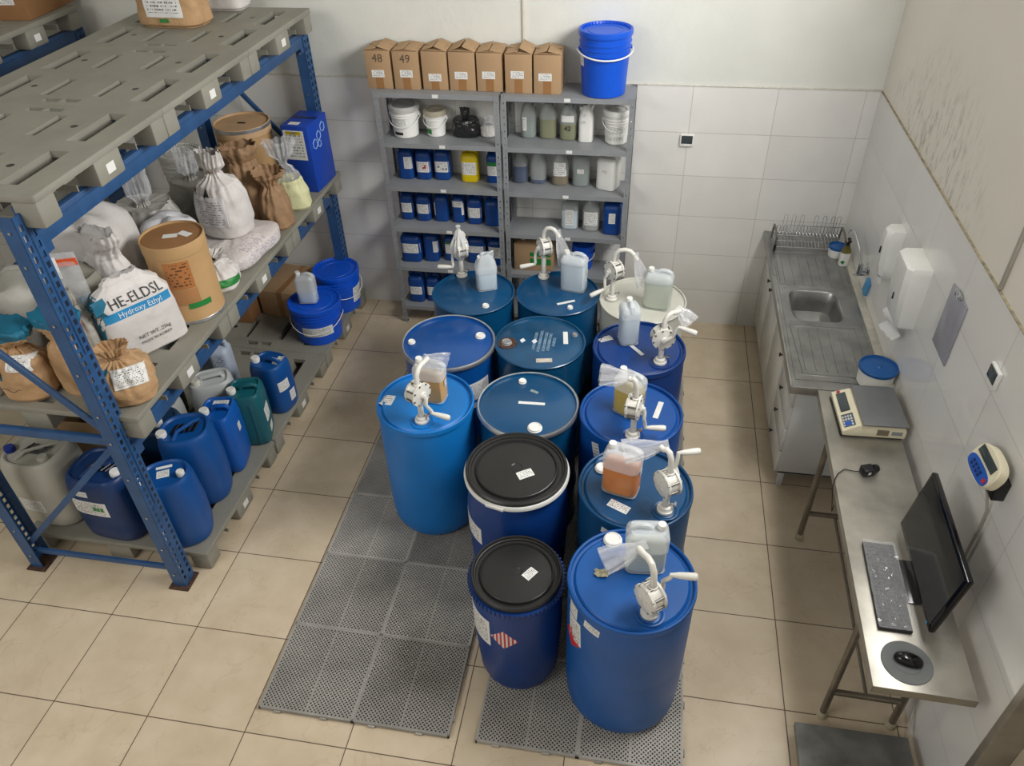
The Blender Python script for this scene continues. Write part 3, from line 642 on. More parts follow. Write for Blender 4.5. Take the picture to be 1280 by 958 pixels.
# ------------------------------------------------------------------ pumps
def pump(x, y, z, label, hh, axis, crank, grip, spout, top, reach, drop, bag=None, baglen=.14, cover=False, wrapped=False, lean=0):
    """axis = heading of the housing's crank side; crank = arm angle in the housing plane (0 up, clockwise); spout = heading of the outlet"""
    t = thing('drum_pump', label, 'pump', (x, y, z), 0, 'white hand-cranked drum pumps')
    MB().lathe([(.040, 0), (.040, .012), (.034, .014), (.030, .030), (.024, .034), (.019, .036)], 24).build('bung_flange', M_pump, t)
    MB().tube([(0, 0, .02), (0, 0, hh-.04)], .0165, 14).build('standpipe', M_pump, t)
    b = MB().lathe([(.006, 0), (.006, .022), (.014, .022), (.014, .032), (0, .032)], 8, Matrix.Translation((.018, 0, .045)) @ rotm(ry=pi/2)); b.build('thumb_screw', M_chrome, t)
    a = Vector((cos(axis), sin(axis), 0)); s = Vector((-sin(axis), cos(axis), 0)); up = Vector((0, 0, 1)); c = Vector((0, 0, hh))
    M = Matrix.Translation(c) @ Matrix((s.to_4d(), up.to_4d(), a.to_4d(), (0, 0, 0, 1))).transposed()
    M = Matrix(((s.x, up.x, a.x, c.x), (s.y, up.y, a.y, c.y), (s.z, up.z, a.z, c.z), (0, 0, 0, 1)))
    b = MB().lathe([(0, -.050), (.036, -.050), (.046, -.046), (.067, -.042), (.069, -.030), (.060, -.026), (.060, .016), (.070, .018), (.070, .028), (.048, .031), (.024, .036), (.018, .044), (0, .044)], 32, M)
    if cover:
        for k in range(3): b.box(-.030, .030, -.004, .004, -.054, -.046, .001, M @ Matrix.Rotation(k*pi/3+.5, 4, 'Z'))
    hs = b.build('gear_housing', M_pump, t)
    for k in range(8):
        an = k*pi/4+.2; MB().lathe([(.0055, -.045), (.0055, .033), (0, .035)], 8, M @ Matrix.Translation((.063*cos(an), .063*sin(an), 0))).build('bolt', mat('dull_bolt_metal', (120, 118, 112), .4, .6), hs)
    d = s*sin(crank)+up*cos(crank); e = s*cos(crank)-up*sin(crank)
    p0 = c+a*.045; pts = [c+a*.030, p0, p0+d*.020+a*.006, p0+d*.055+e*.014+a*.010, p0+d*.085+e*.004+a*.014, p0+d*.115-e*.006+a*.016, p0+d*.130-e*.004+a*.022]
    ar = MB().tube(pts, [.013, .013, .012, .010, .010, .010, .010], 10).build('crank_arm', M_pump, t)
    g = a if grip is None else Vector(grip).normalized(); q = pts[-1]
    MB().tube([q-g*.008, q+g*.012, q+g*.03, q+g*.07, q+g*.095, q+g*.105], [.008, .011, .014, .0165, .0165, .013], 12).build('handle_grip', M_pump, ar)
    sd = Vector((cos(spout), sin(spout), 0)); H = top-hh; R = reach
    pts = [c+up*.04, c+up*(.04+.35*(H-.04)), c+up*(H*.78)+sd*R*.05, c+up*(H*.95)+sd*R*.22, c+up*H+sd*R*.45, c+up*(H*.96)+sd*R*.68, c+up*(H*.96-drop*.5)+sd*R*.88, c+up*(H*.96-drop)+sd*R]
    MB().lathe([(.022, 0), (.022, .02), (.017, .024)], 16, Matrix.Translation(c+up*.046)).build('outlet_collar', M_pump, t)
    MB().tube(pts, .0145, 12).build('spout', M_pump, t)
    if bag is not None:
        q = pts[-1]; bd = Vector(bag).normalized(); o1 = bd.orthogonal().normalized(); o2 = bd.cross(o1); secs = []
        for i, (f, r) in enumerate(((-.25, .018), (-.12, .017), (0, .019), (.15, .026), (.4, .036), (.7, .044), (1.0, .046))):
            secs.append([tuple(q+bd*baglen*f+(o1*cos(2*pi*k/24)*r*1.15+o2*sin(2*pi*k/24)*r*.55)*(1+.18*sin(k*2.1+i)+.1*sin(5*k))) for k in range(24)])
        MB().loft(secs, (False, False)).build('plastic_bag', M_clear, t, 'clear plastic bag tied over the spout')
    if wrapped:
        secs = []
        for i, (f, r) in enumerate(((-.085, .028), (-.06, .05), (0, .074), (.05, .070), (.09, .050), (.13, .030), (.155, .012), (.165, .016), (.18, .020))):
            secs.append([tuple(c+up*f*1.0+(Vector((cos(2*pi*k/32)*r*.8, sin(2*pi*k/32)*r*.8, 0)))*(1+.14*sin(k*2.3+i*.7)+.08*sin(5*k))) for k in range(32)])
        MB().loft(secs, (False, True)).build('plastic_bag', mat('frosted_film', (230, 230, 228), .3, var=.03, alpha=.8, bump=.5, bscale=40), t, 'frosted plastic bag wrapped over the whole pump head')
    return t
pump(1.051, -.722, ZS, 'drum pump wrapped in a frosted bag on the left back drum', .22, radians(-150), radians(180), (-1, -.1, 0), radians(60), .335, .05, .03, wrapped=True)
pump(1.644, -.668, ZS, 'drum pump with long hanging bag on the middle back drum', .245, radians(-150), radians(186), (-1, -.35, -.1), radians(-15), .40, .115, .05, bag=(.25, -.1, -1), baglen=.20)
pump(2.150, -.917, ZS+.015, 'drum pump on the off-white drum, crank hanging left', .225, radians(-140), radians(184), (-.9, -.5, -.3), radians(-5), .385, .15, .06, bag=(.30, -.05, -1), baglen=.20)
pump(2.491, -1.624, ZP, 'drum pump facing the camera with raised crank, second row right drum', .185, radians(-75), radians(-325), (1, -.35, -.1), radians(40), .34, .11, .0, bag=(.6, -.3, -.5), baglen=.10)
pump(1.184, -2.335, ZP-.01, 'drum pump on the bright blue drum at the left edge', .20, radians(-28), radians(172), (1, -.15, -.1), radians(75), .355, .13, .0, bag=(.5, .5, -.5), baglen=.13, cover=True)
pump(2.359, -2.308, ZP, 'drum pump beside the yellow jug, third row right drum', .205, radians(-12), radians(180), (1, .1, 0), radians(160), .385, .05, -.005, bag=(-1, .15, -.1), baglen=.15, cover=True)
pump(2.542, -2.821, ZP, 'drum pump on the teal plastic drum, back cover towards the camera', .195, radians(35), radians(20), (1, .3, 0), radians(150), .385, .07, -.01, bag=(-1, -.15, -.25), baglen=.17, cover=True)
pump(2.487, -3.425, ZP, 'drum pump on the nearest drum with crank raised to the right', .125, radians(40), radians(-12), (.9, -.15, .25), radians(128), .315, .12, .0, bag=(-1, -.35, -.45), baglen=.16, cover=True)

# ------------------------------------------------------------------ shelf units
SX = [(.325, 1.245), (1.262, 2.195)]; SZ = [1.985, 1.615, 1.265, .915, .555, .170]
def shelf_unit(x0, x1, label):
    w = x1-x0; t = thing('steel_shelving', label, 'shelving', ((x0+x1)/2, .0725, 0), 0, 'grey steel shelf units')
    for sx in (-1, 1):
        for sy in (-1, 1):
            ys = [0, .014, .022, .036]; zs = [0]; z = .03
            while z < 1.99: zs += [z, z+.012]; z += .05
            zs.append(1.995)
            X, Y = sx*w/2, sy*.1525
            # front/back-facing flange (in xz) and side flange (in yz), both perforated
            M1 = Matrix(((-sx, 0, 0, X), (0, 0, 1, Y), (0, 1, 0, 0), (0, 0, 0, 1)))
            M2 = Matrix(((0, 0, 1, X), (-sy, 0, 0, Y), (0, 1, 0, 0), (0, 0, 0, 1)))
            hole = lambda i, j: i == 1 and j % 2 == 1
            p = MB().plate(ys, zs, hole, -.001, .001, M1).plate(ys, zs, hole, -.001, .001, M2).build('post', M_steel_grey, t)
            MB().box(min(X, X-sx*.034), max(X, X-sx*.034), min(Y, Y-sy*.034), max(Y, Y-sy*.034), 0, .010, .002).build('foot_cap', M_black, p)
    for i, z in enumerate(SZ):
        b = MB().box(-w/2+.002, w/2-.002, -.150, .150, z-.002, z)
        for sy in (-1, 1): b.box(-w/2+.002, w/2-.002, sy*.150-.0015, sy*.150+.0015, z-.035, z-.0005)
        for sx in (-1, 1): b.box(sx*(w/2-.003)-.0015, sx*(w/2-.003)+.0015, -.150, .150, z-.035, z-.0005)
        s = b.build('shelf', M_steel_grey, t)
        if i < 5: MB().box(-.022+.02*(i % 2), .022+.02*(i % 2), -.1530, -.1518, z-.028, z-.004).build('shelf_tag', L_small, s, 'white number tag')
    return t
shelf_unit(*SX[0], 'grey steel shelf unit at left, full of small blue cans')
shelf_unit(*SX[1], 'grey steel shelf unit at right, holding clear and white jugs')

GB = 'cartons on top of the shelves'
Z0 = SZ[0]+.001
def carton(x0, x1, y0, d, h, z, label, num=None, lx=.5, lz=.42, rz=0, seed=0, grp=GB):
    w = x1-x0; t = thing('cardboard_carton', label, 'box', ((x0+x1)/2, y0+d/2, z), rz, grp)
    bd = MB().box(-w/2, w/2, -d/2, d/2, 0, h, .002).build('carton', M_card, t); R = random.Random(seed)
    # four flaps, folded over and springing up a little
    for (px, py, ax, L, Wd) in ((-w/2, 0, 'y-', w*.5, d*.98), (w/2, 0, 'y+', w*.5, d*.98)):
        an = R.uniform(.10, .45)*(1 if ax == 'y+' else -1)
        M = Matrix.Translation((px, 0, h+.001)) @ rotm(ry=an)
        s = 1 if ax == 'y-' else -1
        MB().box(min(0, s*L), max(0, s*L), -Wd/2, Wd/2, 0, .003, .001, M).build('flap', M_card, t)
    for s in (-1, 1):
        an = R.uniform(.02, .10); M = Matrix.Translation((0, s*d/2, h+.0045)) @ rotm(rx=-s*an)
        MB().box(-w*.46, w*.46, min(0, -s*d*.42), max(0, -s*d*.42), 0, .003, .001, M).build('flap', M_card, t)
    MB().box(-.028, .028, -d/2-.0012, -d/2, 0.001, h*.36, 0).build('tape', M_cardtape, t)
    decal(bd, ((lx-.5)*w, -d/2, lz*h), (1, 0, 0), (0, 0, 1), .092, .050, L_small, root=t, nu=2, nv=2)
    if num: lettering(bd, num, (0, -d/2, h*.80), (1, 0, 0), (0, 0, 1), .080, mat('faded_marker', (92, 76, 62), .8), 'handwritten_number', eps=.0015)
    return t
ctn = ['brown carton numbered 48, first on the left above the shelves', 'brown carton numbered 49 above the shelves', 'unnumbered carton right of the one marked 49', 'brown carton in the middle of the row above the shelves', 'brown carton, third from the right in the row', 'brown carton, second from the right in the row', 'last brown carton of the row, nearest the blue pail']
cxs = [(.270, .455), (.474, .660), (.682, .864), (.878, 1.066), (1.080, 1.262), (1.284, 1.472), (1.486, 1.675)]
for i, (a, b_) in enumerate(cxs): carton(a, b_, [.005, .0, .01, .01, .005, -.012, -.015][i], .215, .262, Z0, ctn[i], ['48', '49', None, None, None, None, None][i], [.46, .5, .5, .46, .46, .46, .42][i], [.40, .42, .33, .40, .43, .48, .44][i], 0, i+3)

# ------------------------------------------------------------------ pails
def pail(x, y, z, r, h, label, m, lidm=None, rz=0, handle='low', grp=None, lab=None, ribs=True, open_top=False, cat='bucket'):
    t = thing('pail', label, cat, (x, y, z), rz, grp); q = .86
    f = lambda k: r*(q+(1-q)*k)
    prof = [(0, 0), (f(0)-.006, 0), (f(0), .006), (f(.6), h*.62), (f(.64), h*.64), (f(.64)+.005, h*.645), (f(.64)+.005, h*.655), (f(.66), h*.66)]
    if ribs: prof += [(f(.74), h*.72), (f(.74)+.006, h*.725), (f(.74)+.006, h*.74), (f(.76), h*.745), (f(.82), h*.80), (f(.82)+.006, h*.805), (f(.82)+.006, h*.82), (f(.84), h*.825)]
    prof += [(f(.95), h-.035), (0, h-.035)]
    bd = MB().lathe(prof, 48).build('body', m, t)
    b = MB().lathe([(f(.92), h-.038), (r+.006, h-.038), (r+.008, h-.030), (r+.006, h-.004), (r, h), (r-.008, h-.001), (r-.014, h-.016), (r*.70, h-.017), (r*.68, h-.013), (r*.64, h-.013), (r*.62, h-.017), (0, h-.016)], 48)
    for i in range(40):
        a = 2*pi*i/40; b.box(r-.020, r-.004, -.003, .003, h-.016, h-.004, 0, Matrix.Rotation(a, 4, 'Z'))
    b.build('lid', lidm or m, t)
    hz = h*.70; R = r+.012
    for s in (-1, 1): MB().lathe([(.014, -.004), (.014, .012), (0, .014)], 12, Matrix.Translation((s*f(.72), 0, hz)) @ rotm(ry=s*pi/2)).build('handle_ear', m, t)
    dip = {'low': -.55, 'mid': -.22, 'hang': -.75}[handle]
    pts = []
    for i in range(17):
        a = pi+pi*i/16; pts.append((R*cos(a)*1.02, R*sin(a)*cos(dip), hz+.0+R*sin(a)*sin(-dip)*-1*-1*(1 if True else 1)*-1*-1))
    pts = [(p[0], p[1], hz+abs(p[1])*math.tan(dip)*.9) for p in pts]
    pts = [(px, -math.sqrt(max(R*R-px*px, 0))*1.0 if abs(px) < R else 0, pz) for px, py, pz in pts]
    MB().tube(pts, .0055 if handle == 'mid' else .003, 8).build('bail_handle', M_white, t)
    for (ang, zz, w_, h_, lm) in (lab or []):
        n = Vector((cos(ang), sin(ang), 0)); decal(bd, n*r*.93+Vector((0, 0, zz*h)), (-sin(ang), cos(ang), 0), (0, 0, 1), w_, h_, lm, root=t, eps=.003)
    return t
pail(1.965, .070, Z0, .176, .425, 'tall vivid blue pail with white bail on top of the right shelf unit', M_pailblue, handle='mid', rz=radians(12), lab=[(radians(-168), .55, .06, .07, L_small)])
pail(.487, .10, SZ[1]+.001, .108, .235, 'large white pail with lid, top shelf of the left unit', M_white, mat('grey_pail_lid', (200, 200, 196), .5), handle='hang', grp='white pails on the shelves', lab=[(radians(-100), .55, .12, .05, L_mid), (radians(-110), .16, .07, .02, INK)])
pail(.716, .125, SZ[1]+.001, .080, .195, 'small white pail with a green patch, top shelf of the left unit', M_white, mat('buff_pail_lid', (190, 182, 160), .5), handle='hang', grp='white pails on the shelves', ribs=False, lab=[(radians(-125), .22, .05, .035, M_green)])
pail(2.070, .115, SZ[1]+.001, .092, .245, 'stack-ribbed white pail, right end of the top shelf', M_white, handle='hang', grp='white pails on the shelves', lab=[(radians(-90), .20, .12, .035, L_small), (radians(-90), .48, .12, .04, L_small)])
pail(1.860, .11, SZ[4]+.001, .085, .215, 'dark blue pail beside the green-labelled carton, low shelf', M_pailblue, handle='hang')
pail(-.235, -.555, .1515, .205, .335, 'blue pail with white label on the floor pallet, jug on its lid', M_pailblue, handle='low', grp='blue pails under the rack', rz=radians(8), lab=[(radians(-78), .40, .24, .085, L_big)])
pail(-.215, -.10, .1515, .190, .36, 'blue pail behind the jug-topped one, by the rack post', M_pailblue, handle='low', grp='blue pails under the rack', rz=radians(50), lab=[(radians(-48), .42, .17, .14, L_big)])
jug(-.265, -.575, .1515+.335, .155, .11, .265, radians(8), 'small clear jug standing on a blue pail under the rack', liquid=M_pale, level=.45, capx=-.3)

# ------------------------------------------------------------------ cans and bottles on the shelves
GS = 'small cans and bottles on the shelves'
LB = lambda w, h=.085, z=.42, m=L_mid, px=0: [('f', px, z, w, h, m)]
def can(x0, x1, y, lvl, h, label, body=M_shelfblue, lab=None, d=.14, **k):
    w = x1-x0
    return jug((x0+x1)/2, y+d/2, SZ[lvl]+.001, w, d, h, 0, label, body=body, lab=lab, name='plastic_can', cat='can', grp=GS, cap=k.pop('cap', M_shelfblue), neck=.018, expo=4.5, **k)
L_green_top = [('f', 0, .50, .095, .10, L_mid), ('f', 0, .70, .095, .022, M_green)]
can(.390, .515, .065, 2, .26, 'blue can with a tall narrow label, left end of the second shelf', lab=[('f', .2, .52, .062, .095, L_mid)])
can(.532, .655, .068, 2, .25, 'blue can with a red-marked label, second from left on the second shelf', lab=LB(.112)+[('f', .1, .43, .03, .03, REDINK)])
can(.676, .805, .075, 2, .26, 'blue can with black hazard marks, left of the yellow can', lab=LB(.115)+[('f', .1, .36, .012, .012, INK), ('f', -.18, .42, .012, .012, INK), ('f', .3, .36, .012, .012, INK)])
can(.895, 1.030, .058, 2, .25, 'bright yellow can on the second shelf of the left unit', body=M_yellow, cap=M_yellow, lab=LB(.12, .10, .45))
can(1.095, 1.205, .062, 2, .25, 'blue can with green-topped label, right of the yellow can', lab=[('f', 0, .40, .10, .075, L_mid), ('f', 0, .62, .10, .030, M_green)])
n6 = ['first from the left', 'second from the left', 'third from the left', 'fourth from the left', 'fifth from the left', 'last at the right']
x3 = [(.368, .478), (.502, .620), (.648, .768), (.800, .902), (.925, 1.046), (1.072, 1.195)]
l3 = [LB(.105, .08, .45), LB(.11, .08, .45), [('f', -.42, .45, .014, .11, L_blank)], [('f', 0, .68, .085, .05, L_small), ('f', .38, .5, .016, .10, L_blank)], LB(.11, .085, .42), None]
d3 = ['with wrap label', 'with wrap label', 'turned sideways, label edge at its left', 'with a high short label', 'with a white hazard label', 'without any label']
for i in range(6): can(*x3[i], [.06, .05, .058, .052, .042, .02][i], 3, .24, 'small blue can %s, third shelf, %s' % (d3[i], n6[i]), lab=l3[i])
can(.345, .520, .0, 4, .27, 'wide blue can with wrap label, left end of the fourth shelf', lab=LB(.165, .085, .48), d=.16)
can(.535, .665, .028, 4, .27, 'tall blue can turned with label at its right edge, fourth shelf', lab=[('f', .33, .52, .04, .10, L_mid)])
can(.700, .830, .06, 4, .24, 'blue can with green-striped label behind the bagged pump, fourth shelf', lab=L_green_top)
can(.900, 1.060, .045, 4, .25, 'wide blue can with cream label behind the peaked jug, fourth shelf', lab=LB(.15, .06, .52))
can(1.080, 1.205, .028, 4, .25, 'blue can with striped dark label, right end of the fourth shelf', lab=[('f', 0, .48, .11, .10, L_big)])
can(.375, .510, -.018, 5, .28, 'blue can with wide white label, bottom shelf at the left post', lab=LB(.13, .075, .42))
can(.525, .640, .01, 5, .25, 'smaller blue can beside the wide-labelled one on the bottom shelf', lab=LB(.105, .08, .42))
can(.66, .78, .03, 5, .25, 'blue can on the bottom shelf, half hidden by the left back drum')
M_olive = mat('olive_liquid', (128, 130, 92), .3, var=.04); M_inkblue = mat('dark_blue_liquid', (60, 78, 112), .3, var=.04); M_brownl = mat('brown_liquid', (126, 112, 84), .3, var=.04)
M_grn = mat('grey_green_liquid', (136, 148, 144), .3, var=.04)
bt = dict(name2='x')
def bottle(x0, x1, y, lvl, h, label, liquid, level, lab=None, body=None, cap=None, **k):
    return jug((x0+x1)/2, y+.065, SZ[lvl]+.001, x1-x0, .125, h, 0, label, body=body or M_milkdim, liquid=liquid, level=level, lab=lab, name='plastic_bottle', cat='bottle', grp='milky bottles on the right shelves', style=k.get('style', 'cone'), cap=cap or M_white, capx=k.get('capx', -.05), expo=3.2)
bottle(1.360, 1.480, .09, 1, .27, 'milky bottle with an upright black and white tag, top shelf', M_grn, .78, [('f', -.2, .42, .035, .10, L_mid)])
bottle(1.500, 1.632, .09, 1, .265, 'olive-tinted bottle without label, top shelf of the right unit', M_olive, .9)
t = bottle(1.652, 1.782, .075, 1, .265, 'olive bottle numbered 42 in black with a white label', M_olive, .75, [('f', 0, .62, .09, .045, L_blank)])
lettering(t.children[0], '42', (0, -.0625, .095), (1, 0, 0), (0, 0, 1), .05, INK, 'handwritten_number')
t = jug(1.849, .125, SZ[1]+.001, .105, .12, .275, 0, 'tall opaque white bottle between the 42 bottle and the white pail', body=M_white, name='plastic_bottle', cat='bottle', grp='milky bottles on the right shelves', style='cone', lab=[('f', -.1, .72, .025, .03, L_small), ('f', -.2, .55, .05, .03, L_small)])
bottle(1.297, 1.415, .07, 2, .265, 'bottle filled with dark blue liquid, left end of its shelf', M_inkblue, .85)
bottle(1.432, 1.556, .07, 2, .26, 'bottle with a little blue liquid at its bottom, second shelf', M_inkblue, .25)
bottle(1.600, 1.730, .058, 2, .26, 'brownish bottle with two white labels, second shelf', M_brownl, .5, [('f', 0, .62, .085, .05, L_small), ('f', 0, .42, .10, .05, L_small)])
bottle(1.754, 1.890, .058, 2, .265, 'grey-green bottle with a small square label, second shelf', M_grn, .6, [('f', 0, .48, .05, .035, L_small)], style='block', capx=-.3)
jug(2.030, .10, SZ[2]+.001, .155, .15, .27, radians(-20), 'white square can with worn print at the right end of its shelf', body=M_white, name='plastic_can', cat='can', grp=GS, lab=[('f', 0, .55, .05, .03, print_mat('faint_print', 2, ink=(150, 150, 150), paper=(228, 226, 220)))])
jug(1.747, .10, SZ[3]+.001, .138, .13, .255, 0, 'clear can with tall white label, third shelf of the right unit', body=M_milkdim, liquid=M_pale, level=.8, name='plastic_can', cat='can', grp=GS, lab=[('f', 0, .42, .065, .13, L_mid)])
bottle(1.845, 1.985, .02, 3, .265, 'round clear bottle with handwritten-style label, third shelf', mat('cloudy_grey_liquid', (176, 178, 174), .3), .85, [('f', 0, .42, .105, .11, L_mid)])
jug(2.080, .065, SZ[3]+.001, .145, .15, .28, 0, 'blue can with narrow label on the third shelf of the right unit', body=M_shelfblue, cap=M_shelfblue, name='plastic_can', cat='can', grp=GS, lab=[('f', 0, .5, .05, .085, L_mid), ('l', .2, .5, .05, .09, L_mid)])
t = thing('cardboard_carton', 'open brown carton with a green panel on a low shelf', 'box', (1.470, .09, SZ[4]+.001)); bd = MB().box(-.16, .16, -.10, .12, 0, .235, .003).build('carton', M_card, t)
decal(bd, (.055, -.10, .15), (1, 0, 0), (0, 0, 1), .17, .035, M_green, 'printed_panel', root=t, nu=2, nv=2); decal(bd, (.055, -.10, .085), (1, 0, 0), (0, 0, 1), .17, .055, M_green, 'printed_panel', root=t, nu=2, nv=2)
MB().box(-.16, .16, -.001, .12, 0, .003, .001, Matrix.Translation((0, -.10, .236)) @ rotm(rx=.1)).build('flap', M_card, t)
MB().lathe([(.02, 0), (.02, .006), (0, .006)], 16, Matrix.Translation((-.09, -.05, .258))).build('tag_disc', M_white, t)
# black and clear bags
def sack(x, y, z, w, d, h, rz, label, mats, prof, seed=0, name='sack', cat='sack', lean=(0, 0), n=110, expo=2.6, grp=None, kf=11, noise=.03, names=None, tie=None, rx=0, crumple=.006):
    """prof rows: (height fraction, width fraction, depth fraction, fold depth[, part index])"""
    t = thing(name, label, cat, (x, y, z), rz, grp, rx=rx); R = random.Random(seed)
    ph = [R.uniform(0, 6.28) for _ in range(8)]
    NL = 9; levels = []; off = Vector((seed*3.7, seed*1.3, seed))
    for i in range(len(prof)-1):
        a, b_ = prof[i], prof[i+1]
        for s in range(NL):
            f = s/NL; f2 = f*f*(3-2*f); levels.append([a[0]+(b_[0]-a[0])*f]+[a[j]+(b_[j]-a[j])*f2 for j in (1, 2, 3)]+[a[4] if len(a) > 4 else 0])
    l = prof[-1]; levels.append([l[0], l[1], l[2], l[3], l[4] if len(l) > 4 else 0])
    rings = []
    for (zf, wf, df, fo, pi_) in levels:
        zz = zf*h
        def fold(a):
            fd = fo*(abs(sin(kf*a/2+ph[0]+zf*1.2))*1.0-.5+.45*sin((kf+6)*a+ph[1]))
            lp = noise*(sin(2*a+ph[2]+zf*5)+.7*sin(3*a+ph[3]-zf*7)+.5*sin(5*a+ph[4]+zf*11)+.3*sin(9*a+ph[5]+zf*17))
            return 1+fd+lp
        s = math.sin(min(zf, 1)*pi)
        ring = sup(w/2*wf, d/2*df, expo if fo < .12 else 2, zz+(noise*h*.25*sin(3*zf+ph[6]) if zf > .1 else 0), n, lean[0]*zf*zf, lean[1]*zf*zf, fold)
        ck = crumple*(.25+1.6*min(zf*1.6, 1))*min(1, zf*12); out = []
        for q in ring:
            v = Vector(q); g = Vector((v.x, v.y, 0)); g = g.normalized() if g.length > 1e-5 else g
            k = (abs(mnoise.noise(v*11+off))-.22)*1.5+(abs(mnoise.noise(v*26+off))-.22)*.8
            v += g*ck*k; v.z += ck*.8*mnoise.noise(v*14-off)*(1 if zf > .1 else 0); out.append(tuple(v))
        rings.append((out, pi_))
    k = 0; parts = []
    while k < len(rings):
        p = rings[k][1]; e = k
        while e < len(rings) and rings[e][1] == p: e += 1
        seg = [r[0] for r in rings[k:min(e+1, len(rings))]]
        if fo_jitter := prof[-1][3]:
            if e >= len(rings): seg[-1] = [(a, b_, c+.05*h*mnoise.noise(Vector((3*cos(i*2*pi/n), 3*sin(i*2*pi/n), seed)))+.012*h*sin(9*i*2*pi/n+ph[7])) for i, (a, b_, c) in enumerate(seg[-1])]
        nm = (names or ['body', 'neck', 'cuff'])[p]
        parts.append(MB().loft(seg, (k == 0, False if len(prof) > 5 and e >= len(rings) and prof[-1][3] > .1 else e >= len(rings))).build(nm, mats[p], t, ang=50)); k = e
    if tie:
        zf, r = tie; MB().tube([(lean[0]*zf*zf+r*w/2*cos(2*pi*i/16), lean[1]*zf*zf+r*d/2*sin(2*pi*i/16), zf*h) for i in range(16)], .005, 6, closed=True).build('tie', M_kraftdark, t)
    return t, parts
tied = lambda neck=.20, cuff=.42, c=1, nk=.76: [(0, .84, .84, 0), (.03, .95, .95, 0), (.2, 1.02, 1.02, .01), (.45, .98, .97, .02), (.62, .80, .78, .06), (nk-.03, neck*1.4, neck*1.4, .22), (nk, neck, neck, .30), (nk+.02, neck*1.1, neck*1.1, .28, c), (nk+.10, cuff*.9, cuff*.75, .14, c), (1.0, cuff*.95, cuff*.55, .13, c)]
M_blackfilm = mat('black_film', (34, 36, 38), .22, var=.2, bump=.6, bscale=40)
sack(.945, .135, SZ[1]+.001, .21, .16, .205, 0, 'tied black plastic bag on the top shelf of the left unit', [M_blackfilm, M_blackfilm], tied(.2, .34, 1, .68), 3, 'plastic_bag', 'bag', kf=9)
sack(1.115, .15, SZ[1]+.001, .12, .12, .14, 0, 'clear bag of white granules beside the black bag', [mat('granules', (206, 204, 200), .7, bump=.8, bscale=120), M_clear], [(0, .8, .8, 0), (.05, 1, 1, 0), (.4, .9, .9, .03), (.55, .6, .6, .1, 1), (.8, .3, .3, .3, 1), (1, .5, .3, .3, 1)], 5, 'plastic_bag', 'bag')

# ------------------------------------------------------------------ rack, middle level : sacks and drums
Z1 = 1.3015
def fibre_drum(x, y, z, r, h, label, lidm, rz=0, tagz=True, band=None):
    t = thing('fibre_drum', label, 'drum', (x, y, z), rz, 'fibre drums on the rack')
    bd = MB().lathe([(0, 0), (r, 0), (r*1.015, .004), (r*1.015, .022), (r, .026), (r, h-.05), (0, h-.05)], 56).build('body', M_fibre, t)
    MB().lathe([(r*1.003, .0), (r*1.022, .003), (r*1.022, .02), (r*1.003, .024)], 56).build('bottom_rim', M_ring, t)
    MB().lathe([(r*1.0, h-.075), (r*1.02, h-.072), (r*1.025, h-.004), (r*1.015, h), (r*.985, h), (r*.975, h-.014), (0, h-.014)], 56).build('lid', lidm, t)
    if band: MB().lathe([(r*1.02, h-.03), (r*1.035, h-.028), (r*1.035, h-.006), (r*1.02, h-.003)], 56).build('clamp_ring', band, t)
    return t, bd
t, bd = fibre_drum(-.285, -1.945, Z1, .172, .495, 'tan fibre drum with two paper tags on its lid, front of the middle level', M_fibre, radians(-8))
MB().lathe([(.165, .4815), (.165, .4835), (0, .4835)], 48).build('lid_disc', M_fibretop, t)
for (x, y, a) in ((-.01, .0, .5), (.055, .045, -.2)): MB().box(-.04, .04, -.022, .022, 0, .0015, 0, Matrix.Translation((x, y, .4845)) @ rotm(rz=a)).build('paper_tag', L_small, t)
decal(bd, (.10, -.15, .32), (.85, .52, 0), (0, 0, 1), .14, .17, print_mat('copper_label', 9, ink=(96, 62, 34), paper=(172, 112, 62), cols=16, dens=.45), 'label', 'brown printed label', root=t, eps=.002)
decal(bd, (.10, -.15, .18), (.85, .52, 0), (0, 0, 1), .15, .10, print_mat('copper_label_low', 8, ink=(190, 120, 70), paper=(172, 128, 84), cols=12, dens=.5), 'label', root=t, eps=.002)
decal(bd, (.15, -.10, .12), (.6, .8, 0), (0, 0, 1), .13, .035, M_green, 'label', 'green strip', root=t, eps=.003)
t, bd = fibre_drum(-.66, -.24, Z1, .20, .50, 'pale-lidded fibre drum with metal ring at the back of the rack', mat('pale_lid_board', (200, 164, 124), .7), band=M_ring)
MB().box(-.03, .03, -.012, .012, .487, .489).build('paper_tag', INK, t)

t = thing('printed_carton', 'tall blue carton with white hexagon outlines, back corner of the rack', 'box', (-.215, -.125, Z1), radians(-4))
M_bluecard = mat('blue_printed_card', (18, 66, 170), .45, var=.05)
bd = MB().box(-.105, .105, -.185, .14, 0, .50, .004).build('carton', M_bluecard, t)
MB().box(-.10, .10, -.02, .02, .5005, .502).build('tape', mat('navy_tape', (30, 46, 92), .3), t)
MB().box(-.06, .02, -.15, -.10, .5005, .502).build('paper_tag', L_small, t)
decal(bd, (-.01, -.185, .36), (1, 0, 0), (0, 0, 1), .16, .22, L_mid, 'label', root=t, nu=2, nv=2); decal(bd, (-.01, -.1855, .45), (1, 0, 0), (0, 0, 1), .12, .025, M_yellow, 'label', 'yellow strip', root=t, nu=2, nv=2)
for (yy, zz, r) in ((-.10, .345, .036), (-.03, .385, .034), (.045, .425, .036), (-.035, .325, .026)):
    MB().tube([(.107, yy+r*cos(k*pi/3+.5), zz+r*sin(k*pi/3+.5)) for k in range(6)], .0035, 6, closed=True).build('hexagon_print', mat('pale_blue_print', (150, 185, 225), .5), t)

